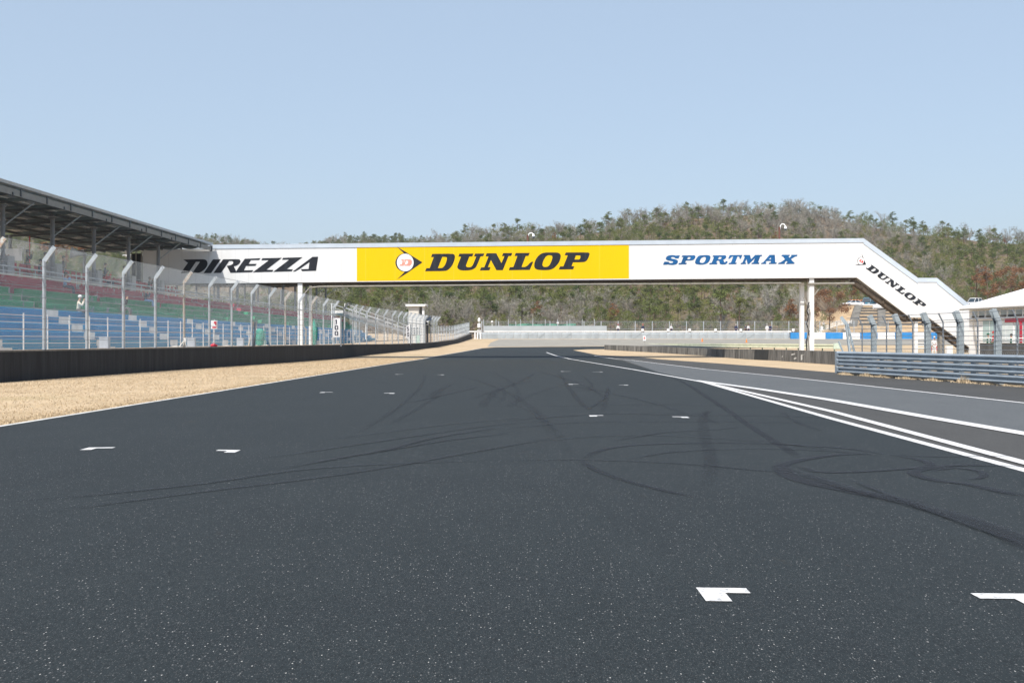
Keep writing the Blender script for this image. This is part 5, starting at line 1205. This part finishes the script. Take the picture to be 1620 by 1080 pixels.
def figure(pose):
    if pose in FIG: return FIG[pose]
    J = pose_points(pose); E = [('pel', 'wai'), ('wai', 'che'), ('che', 'nb'), ('nb', 'nt'), ('nt', 'jaw'), ('jaw', 'fac'), ('fac', 'cro'), ('fac', 'nos')]
    for n_ in 'lr':
        E += ARM_E(n_)+LEG_E(n_)+[(n_+'an', n_+'to'), (n_+'wr', n_+'pa'), (n_+'pa', n_+'t0'), (n_+'t0', n_+'t1')]
        for q in range(4): E += [(n_+'pa', f'{n_}f{q}a'), (f'{n_}f{q}a', f'{n_}f{q}b'), (f'{n_}f{q}b', f'{n_}f{q}c')]
    grow = lambda keys, g: {k: (J[k][0], tuple(v*1+g for v in J[k][1]) if isinstance(J[k][1], tuple) else J[k][1]+g) for k in keys}
    body = skinned('body', J, E, m_skin, 'pel')
    jk = ['pel', 'wai', 'che', 'nb']+[n_+k for n_ in 'lr' for k in ('sh', 'el', 'wr')]; jacket = skinned('jacket', grow(jk, .022), [e for e in E if e[0] in jk and e[1] in jk], k_cream, 'pel')
    tk = ['pel']+[n_+k for n_ in 'lr' for k in ('hi', 'kn', 'an')]; trousers = skinned('trousers', grow(tk, .018), [e for e in E if e[0] in tk and e[1] in tk], k_grey, 'pel')
    sh = MB()
    for n_ in 'lr':
        a, b = Vector(J[n_+'an'][0]), Vector(J[n_+'to'][0]); sh.tube([(a.x, a.y-.06, b.z+.01), (a.x, a.y, b.z+.02), ((a.x+b.x)/2, (a.y+b.y)/2, b.z+.02), b+Vector((0, .02, 0)), b+Vector((0, .07, -.005))], [.035, .052, .05, .045, .02], 8)
    shoes = sh.mesh('shoes', m_shoe, True)
    f = Vector(J['fac'][0]); hr = MB(); hr.ball(f+Vector((0, -.02, .045)), (.088, .105, .10), 12); hair = hr.mesh('hair', m_hair, True)
    cp = MB(); cp.ball(f+Vector((0, -.005, .06)), (.097, .115, .09), 12); cp.extrude([f+Vector((-.08, .08, .055)), f+Vector((.08, .08, .055)), f+Vector((.06, .20, .04)), f+Vector((-.06, .20, .04))], (0, 0, .012)); cap = cp.mesh('cap', k_white, True)
    ey = MB()
    for s_ in (-1, 1): ey.ball(f+Vector((s_*.033, .088, .012)), .012, 6)
    eyes = ey.mesh('eyes', m_hair); er = MB()
    for s_ in (-1, 1): er.ball(f+Vector((s_*.082, -.005, -.005)), (.014, .025, .035), 8)
    ears = er.mesh('ears', m_skin, True)
    FIG[pose] = dict(body=body, jacket=jacket, trousers=trousers, shoes=shoes, hair=hair, cap=cap, eyes=eyes, ears=ears, J=J); return FIG[pose]
def person(label, loc, rz, pose, top, legs, cap=None, camera=False, group=None, scale=1.0):
    f = figure(pose); t_ = thing('person', label, 'person', loc, group); t_.rotation_euler.z = rz; t_.scale = (scale,)*3
    for k, m in (('body', None), ('jacket', top), ('trousers', legs), ('shoes', None), ('eyes', None), ('ears', None), ('hair', None) if cap is None else ('cap', cap)):
        me = f[k]
        if m is not None and me.materials[0] != m: me = me.copy(); me.materials[0] = m
        o = bpy.data.objects.new(k, me); COL.objects.link(o); o.parent = t_
    if camera:
        q = MB(); c = Vector(f['J']['fac'][0])+Vector((0, .20, -.01)); q.box(c, (.14, .08, .10)); q.lathe(c+Vector((0, .03, 0)), [(.04, 0), (.045, .1), (.05, .16)], 10, Matrix.Rotation(-math.pi/2, 3, 'X'))
        w_ = q.build('held_camera', m_camb); w_.location = t_.location; w_.rotation_euler = t_.rotation_euler; w_.scale = t_.scale
        tag(w_, 'small black camera held up by the '+camera, 'camera')
    return t_
def srow(i): return XF-i*TR, Z0+i*RI
x_, z_ = srow(4); person('seated man in white cap and cream jacket on the blue benches', (x_-.25+sx(62.6), 62.6, z_+.22), -1.25, 'sit', k_cream, k_grey, k_white, 'seated man in the white cap')
x_, z_ = srow(8); person('seated spectator in pale blue shirt on the red benches', (x_-.25+sx(67), 67, z_+.22), -1.4, 'sit', k_blue, k_navy)
x_, z_ = srow(5); person('seated spectator in dark clothes low on the green benches', (x_-.25+sx(71), 71, z_+.22), -1.5, 'sit', k_black, k_grey)
x_, z_ = srow(7); person('seated spectator in navy jacket and blue trousers on the green benches', (x_-.25+sx(79), 79, z_+.22), -1.2, 'sit', k_navy, k_blue)
dz = lambda o: ZT+(1.2 if o < -9 else -o/9*1.2)
for px_, off, lab, a, b in ((43, -4.4, 'standing photographer in black under the roof, left of the rear fence post', k_black, k_black), (71, -3.6, 'broad figure in black leaning forward under the roof', k_black, k_navy), (100, -4.2, 'tall standing figure in dark grey under the roof, left of the white horn', k_grey, k_black), (166, -3.5, 'standing figure in navy under the roof, right of the white horn', k_navy, k_black), (196, -2.5, 'standing figure in dark grey near the bridge doorway', k_grey, k_navy)):
    k = (px_-CX)/F; Y = (XT+off)/(k-.02); person(lab, (XT+off+sx(Y), Y, dz(off)), -1.3, 'photo' if 'photographer' in lab else 'stand', a, b, scale=1.03)
for r_, Y_, lab, a, b in ((0, 66, 'seated spectator in black with grey trousers on the front upper seats', k_black, k_grey), (1, 73.5, 'seated spectator in navy on the middle upper seats', k_navy, k_black), (0, 82, 'seated spectator in red jacket on the front upper seats', k_redc, k_navy), (2, 86.5, 'seated spectator in grey on the rearmost upper seats', k_grey, k_black), (0, 91, 'seated spectator in black beside the bridge doorway', k_black, k_navy)):
    person(lab, (XT-2.15-r_*1.1+sx(Y_), Y_, ZT+.33+.29+r_*.147), -1.4, 'sit', a, b)
for px_, lab, a, b, c in ((978, 'marshal in white shirt with red cap near the end of the grey panels', k_white, k_navy, k_redc), (1017, 'marshal with red cap standing over a white board', k_navy, k_navy, k_redc), (1062, 'marshal in white top and navy trousers behind the white rail', k_white, k_navy, k_white), (1164.5, 'marshal in navy with a white cap behind the white rail', k_navy, k_navy, k_white), (1179.5, 'marshal in grey standing left of a white shirted marshal', k_grey, k_black, None), (1184, 'marshal in white shirt standing next to one in grey', k_white, k_navy, None), (1213.5, 'person in white bending by a mesh fence post', k_white, k_white, k_white), (1218.5, 'person in dark blue beside the one in white', k_navy, k_navy, None)):
    person(lab, (xw(px_, 205), 205, gz(205)+.75), 3.14+R.uniform(-.5, .5), 'stand', a, b, c, scale=.98)
tag((lambda q: (q.box((0, 0, -.1), (xw(1235, 206)-xw(960, 206), 2.2, .2)), q.build('marshal_bank', m_bank))[1])(MB()), kind='structure').location = ((xw(1235, 206)+xw(960, 206))/2, 206, gz(205)+.75)
person('person in white bending over the picket fence on the bank', (xw(1303.5, 231), 231.2, hz(xw(1303.5, 231), 231.2)), 3.0, 'photo', k_white, k_navy, k_white)
def bpz(s, o, z): return tuple(BP(s, o, z))
person('pit worker in green jacket and green cap at the window, left of the red cap', bpz(4.45, .8, 0.35), math.pi/2, 'stand', k_green, k_green, k_green); person('pit worker in red jacket and red cap by the pit window', bpz(5.05, .7, .5), math.pi/2, 'stand', k_redc, k_green, k_redc); person('pit worker in dark green sitting alone behind the pit wall', bpz(7.65, .8, .3), 1.2, 'stand', k_green, k_green, None)
person('person in white overalls behind the stair post', (*P(1478, 553, 112).xy, gz(112)), 3.1, 'stand', k_white, k_white, k_white)
q = MB(); q.box((0, 0, .16), (6.0, .9, .34)); o = q.build('platform', m_conc); o.location = BP(6.2, .75, 0); o.rotation_euler.z = math.atan2(BD.y, BD.x); tag(o, 'low concrete platform behind the pit wall', 'platform')
t = thing('striped_barrier', 'red and white low barrier under the footbridge stair', 'barrier', (*P(1478, 555, 113).xy, gz(113))); 
for k in range(6):
    p = P(1468+k*4.2, 550, 113); q = MB(); q.box((p.x, 113, gz(113)+.75), (.24, .08, .7)); q.box((p.x, 113, gz(113)+.2), (.06, .06, .5)); q.build('panel', k_redc if k % 2 else m_bwht, t)
q = MB(); p = P(1501.5, 552, 99.5); q.box((p.x, 99.5, .55), (.5, .5, 1.1)); o = q.build('white_box', m_bwht, None, bevel=.03); tag(o, 'white box at the foot of the stair between the columns', 'box')
for z in (0,):
    t = thing('slatted_bench', 'white slatted stand in front of the blue blocks under the stair', 'stand', (*P(1456, 545, 116).xy, gz(116))); q = MB()
    for k in range(4): p = P(1459, 538+k*4.2, 116); q.box(p, (1.4, .3, .08))
    q.build('slat', m_white, t); q = MB()
    for dx in (-.65, .65): p = P(1459, 545, 116); q.box((p.x+dx, 116.1, gz(116)+.9), (.08, .08, 1.9))
    q.build('leg', m_white, t)

# ================================================================== SMALL THINGS ALONG THE FENCE
m_navyl = mat('navy_numerals', (.012, .014, .05), .5); m_signw = mat('sign_white', (.74, .75, .76), .5, var=.05)
DIG = {'1': [[(.30, 0), (.62, 0), (.62, 1), (.40, 1), (.18, .86), (.18, .72), (.36, .76), (.36, .1), (.30, .1)]],
       '0': [[(.25, 0), (.75, 0), (.92, .2), (.92, .8), (.75, 1), (.25, 1), (.08, .8), (.08, .2)], [(.38, .16), (.62, .16), (.66, .24), (.66, .76), (.62, .84), (.38, .84), (.34, .76), (.34, .24)]],
       '5': [[(.1, .1), (.2, 0), (.72, 0), (.9, .16), (.9, .5), (.74, .64), (.36, .64), (.36, .84), (.88, .84), (.88, 1), (.12, 1), (.12, .48), (.62, .48), (.64, .44), (.64, .2), (.60, .15), (.34, .15), (.30, .24), (.1, .24)]]}
def flat_poly(name, loops, place, m, parent):
    cu = bpy.data.curves.new(name, 'CURVE'); cu.dimensions = '2D'; cu.fill_mode = 'BOTH'
    for l in loops:
        s_ = cu.splines.new('POLY'); s_.points.add(len(l)-1); s_.use_cyclic_u = True
        for p, (x, y) in zip(s_.points, l): p.co = (x, y, 0, 1)
    ob = bpy.data.objects.new(name, cu); COL.objects.link(ob); dg = bpy.context.evaluated_depsgraph_get(); me = bpy.data.meshes.new_from_object(ob.evaluated_get(dg)); bpy.data.objects.remove(ob)
    for v in me.vertices: v.co = place(v.co.x, v.co.y)
    me.materials.clear(); me.materials.append(m); o = bpy.data.objects.new(name, me); COL.objects.link(o); put(o, parent)
def dist_sign(text, xc, y0, y1, w_px, Y, label):
    b = P(xc, y1, Y); t_ = thing('distance_board', label, 'sign', (b.x, Y, wall_t(Y))); wd = w_px*Y/F; zt, zb_ = P(xc, y0, Y).z, b.z
    q = MB(); q.box((b.x, Y+.03, (zt+zb_)/2), (wd, .04, zt-zb_)); q.build('panel', m_signw, t_)
    q = MB(); q.box((b.x+wd/2+.07, Y+.06, (zt+.1+wall_t(Y)-.1)/2), (.11, .11, zt+.3-wall_t(Y))); q.build('pole', m_dgalv, t_)
    n_ = len(text); ch = (zt-zb_)/(n_+.35); cw_ = wd*.62
    for i, c in enumerate(text):
        z0 = zt-(i+1)*ch-.02; flat_poly('numeral', DIG[c], lambda u, v, z0=z0: Vector((b.x-cw_/2+u*cw_, Y+.006, z0+v*ch*.76)), m_navyl, t_)
Yf = lambda x: next(y/10 for y in range(400, 2300) if (fx(y/10))/(y/10) > (x-CX)/F)
dist_sign('100', 532.3, 503, 533.5, 11.2, Yf(532)-1.75, 'taller white board with three navy numerals, near the left bridge post')
dist_sign('50', 645.6, 514.6, 535, 6.2, Yf(645)-1.3, 'smaller white board with two navy numerals, beside the marshal tower')
m_box = mat('grey_cabinet', (.36, .40, .46), .5, .1)
for x, lab in ((181, 'grey electrical cabinet behind the second visible fence bay, below the seated man'), (315, 'grey electrical cabinet left of the red and white sign'), (391.5, 'grey electrical cabinet at the foot of the leaning poles')):
    Y = Yf(x); X = fx(Y)-.45; q = MB(); q.box((0, 0, .28), (.42, .3, .5)); q.box((0, -.155, .28), (.36, .012, .42)); q.box((0, 0, .545), (.46, .34, .03)); q.box((.13, -.165, .28), (.03, .02, .08)); o = q.build('electrical_cabinet', m_box, None, bevel=.01); o.location = (X, Y, wall_t(Y)-.03); tag(o, lab, 'cabinet', 'grey cabinets behind the fence')
Y = Yf(339)-.3; X = (339-CX)/F*Y; b = Vector((X, Y, P(339, 513.5, Y).z)); t = thing('warning_sign', 'small white sign with red marks on a fence post', 'sign', (X, Y, wall_t(Y)))
q = MB(); q.box(b, (.38, .02, .50)); q.build('panel', m_signw, t); q = MB(); q.box(b+Vector((0, .05, -.55)), (.05, .05, 1.7)); q.build('pole', m_galv, t)
q = MB(); q.extrude([b+Vector((-.02, -.013, .18)), b+Vector((.13, -.013, .18)), b+Vector((.13, -.013, -.02)), b+Vector((.05, -.013, -.05)), b+Vector((.05, -.013, .06)), b+Vector((-.02, -.013, .06))], (0, .002, 0)); q.extrude([b+Vector((-.12, -.013, -.12)), b+Vector((.14, -.013, -.10)), b+Vector((.10, -.013, -.2)), b+Vector((-.12, -.013, -.2))], (0, .002, 0)); q.build('red_mark', m_redtrim, t)
q = MB(); q.ball((0, 0, .08), (.24, .13, .10), 10); q.tube([(-.1, 0, .16), (0, 0, .24), (.1, 0, .16)], .015, 5); o = q.build('bag', m_redtrim); o.location = ((338-CX)/F*(Y-.1), Y-.1, wall_t(Y)-.02); tag(o, 'red bag lying on the wall top below the red and white sign', 'bag')
Y2 = Yf(289)-.1; q = MB(); q.tube([(-.2, 0, .05), (.0, 0, .32), (.12, 0, .5)], .03, 6); q.tube([(.15, .05, .02), (.1, 0, .3), (.05, 0, .45)], .025, 6); q.box((.1, 0, .42), (.12, .03, .2)); o = q.build('folded_stand', m_white); o.location = ((290-CX)/F*Y2, Y2, wall_t(Y2)-.02); tag(o, 'white folded tripod stand leaning behind the fence', 'stand')
def pole(x0, y0, x1, y1, Y, m, lab, r):
    a, b = P(x0, y0, Y), P(x1, y1, Y+.2); q = MB(); q.tube([a-a, (a.lerp(b, .5)-a)+Vector((.03, 0, 0)), b-a], r, 7); q.tube([b-a-(b-a)*.12, b-a-(b-a)*.08], r*1.4, 7); o = q.build('leaning_pole', m); o.location = (a.x, a.y, wall_t(a.y)-.03); tag(o, lab, 'pole', 'poles leaning on the fence')
m_wood = mat('pale_wood', (.50, .42, .32), .8, var=.2); Yq = Yf(398)-.05
pole(393, 546, 401, 507.5, Yq, m_wood, 'pale wooden pole leaning on the fence', .05); pole(399, 546, 406, 507, Yq, m_dgalv, 'dark steel pole leaning on the fence, right of the wooden pole', .05); pole(402, 546, 404, 509, Yq+.15, m_railpost, 'nearly upright dark pole between the fence post and the steel pole', .06)
m_gt = mat('green_tarp', (.0, .22, .15), .6, var=.25, scale=3)
Y3 = Yf(411)+1.5; q = MB(); q.lathe((0, 0, 0), [(.05, .0), (.26, .05), (.33, .6), (.30, 1.0), (.12, 1.15)], 12); q.box((.36, 0, .55), (.04, .04, 1.1)); o = q.build('covered_roll', m_gt); o.location = ((411-CX)/F*Y3, Y3, wall_t(Y3)); tag(o, 'squat green tarpaulin bundle behind the leaning poles', 'bundle')
Y3 = Yf(497)+.9; q = MB(); q.lathe((0, 0, 0), [(.10, .0), (.16, .1), (.26, .7), (.28, 1.2), (.16, 1.6), (.05, 2.0)], 10); o = q.build('rolled_parasol', m_gt); o.location = ((497-CX)/F*Y3, Y3, wall_t(Y3)); tag(o, 'tall narrow green folded parasol right of the left bridge post', 'parasol')
# horn loudspeaker on a roof post
h0 = P(122, 401, 77.4); t = thing('horn_loudspeaker', 'large white horn loudspeaker on a stand roof post', 'loudspeaker', h0); ax = Vector((.88, .42, -.12)).normalized(); rot = ax.to_track_quat('Z', 'Y').to_matrix()
q = MB(); q.lathe(h0-ax*.42, [(.40, 0), (.41, .02), (.30, .2), (.19, .42), (.12, .62), (.09, .85), (.11, .87), (.11, 1.02), (.03, 1.04)], 18, rot); q.build('horn', m_white, t, smooth=True)
q = MB(); q.lathe(h0-ax*.415, [(.02, .0), (.37, -.004)], 18, rot); q.build('horn_mouth', mat('horn_shadow', (.35, .36, .37), .7), t)
q = MB(); q.beam(h0+ax*.35, (XP+sx(77.2)+.08, 77.2, h0.z-.2), .06, .06); q.build('bracket', m_galv, t)
Yb_ = 79.7; b = P(16, 403, Yb_); t = thing('white_banner', 'white banner hanging at the back of the stand', 'banner', b); q = MB(); vs = []
for i in range(9):
    for j in range(4): vs.append((b.x-.9+i*.22, Yb_+.06*math.sin(i*1.3+j*.6), b.z-.42+j*.28))
q.add(vs, [(i*4+j, (i+1)*4+j, (i+1)*4+j+1, i*4+j+1) for i in range(8) for j in range(3)]); o = q.build('cloth', m_bwht, t); md = o.modifiers.new('thick', 'SOLIDIFY'); md.thickness = .01
q = MB()
for dx in (-.95, .9): q.tube([b+Vector((dx, .05, -1.6)), b+Vector((dx, .05, .5))], .03, 6)
q.build('pole', m_white, t)
b = P(47, 384, 82); q = MB(); q.tube([(0, 0, -2.2), (0, 0, .0), (0, 0, .6)], [.03, .035, .045], 6); o = q.build('red_pole', m_redtrim); o.location = b; tag(o, 'slim red pole behind the stand, under the roof edge', 'pole')
# marshal tower
YT = 141.0; zg = wall_t(YT)-.03; t = thing('marshal_tower', 'small white two storey marshal tower with flat roof behind the fence', 'tower', (P(658, 500, YT).x, YT, zg))
def tb(x0, x1, y0, y1, d0, d1, nm, m, par=None):
    a, b = P(x0, y1, YT), P(x1, y0, YT); q = MB(); q.box(((a.x+b.x)/2, YT+(d0+d1)/2, (a.z+b.z)/2), (b.x-a.x, d1-d0, b.z-a.z)); return q.build(nm, m, par or t)
zb_y = CY-(zg-CAMH)*F/YT
tb(642, 675, 481.2, 484.5, -.35, 2.4, 'roof', m_white); tb(646.3, 662.3, 484.5, 499, 0, 2.0, 'wall', mat('cream_wall', (.62, .59, .53), .7, var=.08)); tb(662.3, 667.8, 484.5, 498.5, 1.85, 2.0, 'back_wall', m_conduit); tb(667.8, 671.3, 484.5, 499, 0, .3, 'corner_post', m_white); tb(646.0, 671.6, 498.5, zb_y+.5, -.02, 2.05, 'wall', mat('pale_wall', (.58, .58, .56), .7, var=.08))
w_ = tb(649.5, 666, 517.4, 529, -.06, -.03, 'window', m_railpost)
q = MB()
for k in range(5): p, p2 = P(649.5+k*4.1, 529, YT), P(649.5+k*4.1, 517.4, YT); q.box((p.x, YT-.08, (p.z+p2.z)/2), (.07, .03, p2.z-p.z))
for k in range(4): p, p2 = P(649.5, 517.4+k*3.87, YT), P(666, 517.4+k*3.87, YT); q.box(((p.x+p2.x)/2, YT-.085, p.z), (p2.x-p.x, .03, .06))
q.build('window_frame', m_white, w_); tb(657.5, 664.5, 530.2, zb_y, -.07, -.03, 'door', mat('pale_green_door', (.38, .52, .45), .5))
q = MB(); p = P(674, 486, YT-.4); q.lathe(p, [(.1, 0), (.16, .1), (.12, .3)], 10); q.build('roof_lamp', m_conduit, t); q = MB(); p = P(646.5, 481.3, YT+.8); q.tube([p, p+Vector((0, 0, 1.6))], .02, 5); q.build('aerial', m_conduit, t)
# trackside camera with solar panel
Yc = Yf(676)-.6; b = P(676, 545, Yc); t = thing('trackside_camera', 'trackside camera box with dark lens and tilted panel on a dark post', 'camera', (b.x, Yc, wall_t(Yc)))
q = MB(); z1 = P(676, 511, Yc).z; q.box((b.x, Yc, (wall_t(Yc)-.2+z1)/2), (.24, .24, z1-wall_t(Yc)+.2)); q.build('pole', mat('dark_post', (.06, .065, .075), .6), t)
c = P(675.3, 511, Yc-.2); q = MB(); q.box(c, (.38, .5, .46)); q.build('housing', m_white, t, bevel=.03); q = MB(); q.lathe(c+Vector((0, -.25, 0)), [(.15, 0), (.16, .08), (.13, .09), (.12, .04)], 14, Matrix.Rotation(math.pi/2, 3, 'X')); q.build('lens', m_camb, t)
q = MB(); q.beam(P(675, 506.5, Yc), P(682, 503.5, Yc+.1), .5, .05, up=(.5, -.6, .6)); q.build('solar_panel', mat('solar_panel', (.10, .14, .19), .3), t); q = MB(); q.beam(P(677, 511, Yc), P(682.5, 516, Yc), .12, .12); q.build('arm', m_camb, t)
bpy.context.view_layer.update()
# spring haze between the track and the hills: one even volume round everything
q = MB(); q.box((0, 510, 43), (2600, 1300, 94)); hz_o = q.build('haze', m_tyre); tag(hz_o, kind='stuff')
hm = bpy.data.materials.new('haze_air'); hm.use_nodes = True; ht_ = hm.node_tree; ht_.nodes.remove(ht_.nodes['Principled BSDF']); pv = ht_.nodes.new('ShaderNodeVolumePrincipled')
pv.inputs['Color'].default_value = (.80, .88, .97, 1); pv.inputs['Density'].default_value = .00016; pv.inputs['Anisotropy'].default_value = .2
ht_.links.new(pv.outputs[0], ht_.nodes['Material Output'].inputs['Volume']); hz_o.data.materials.clear(); hz_o.data.materials.append(hm)
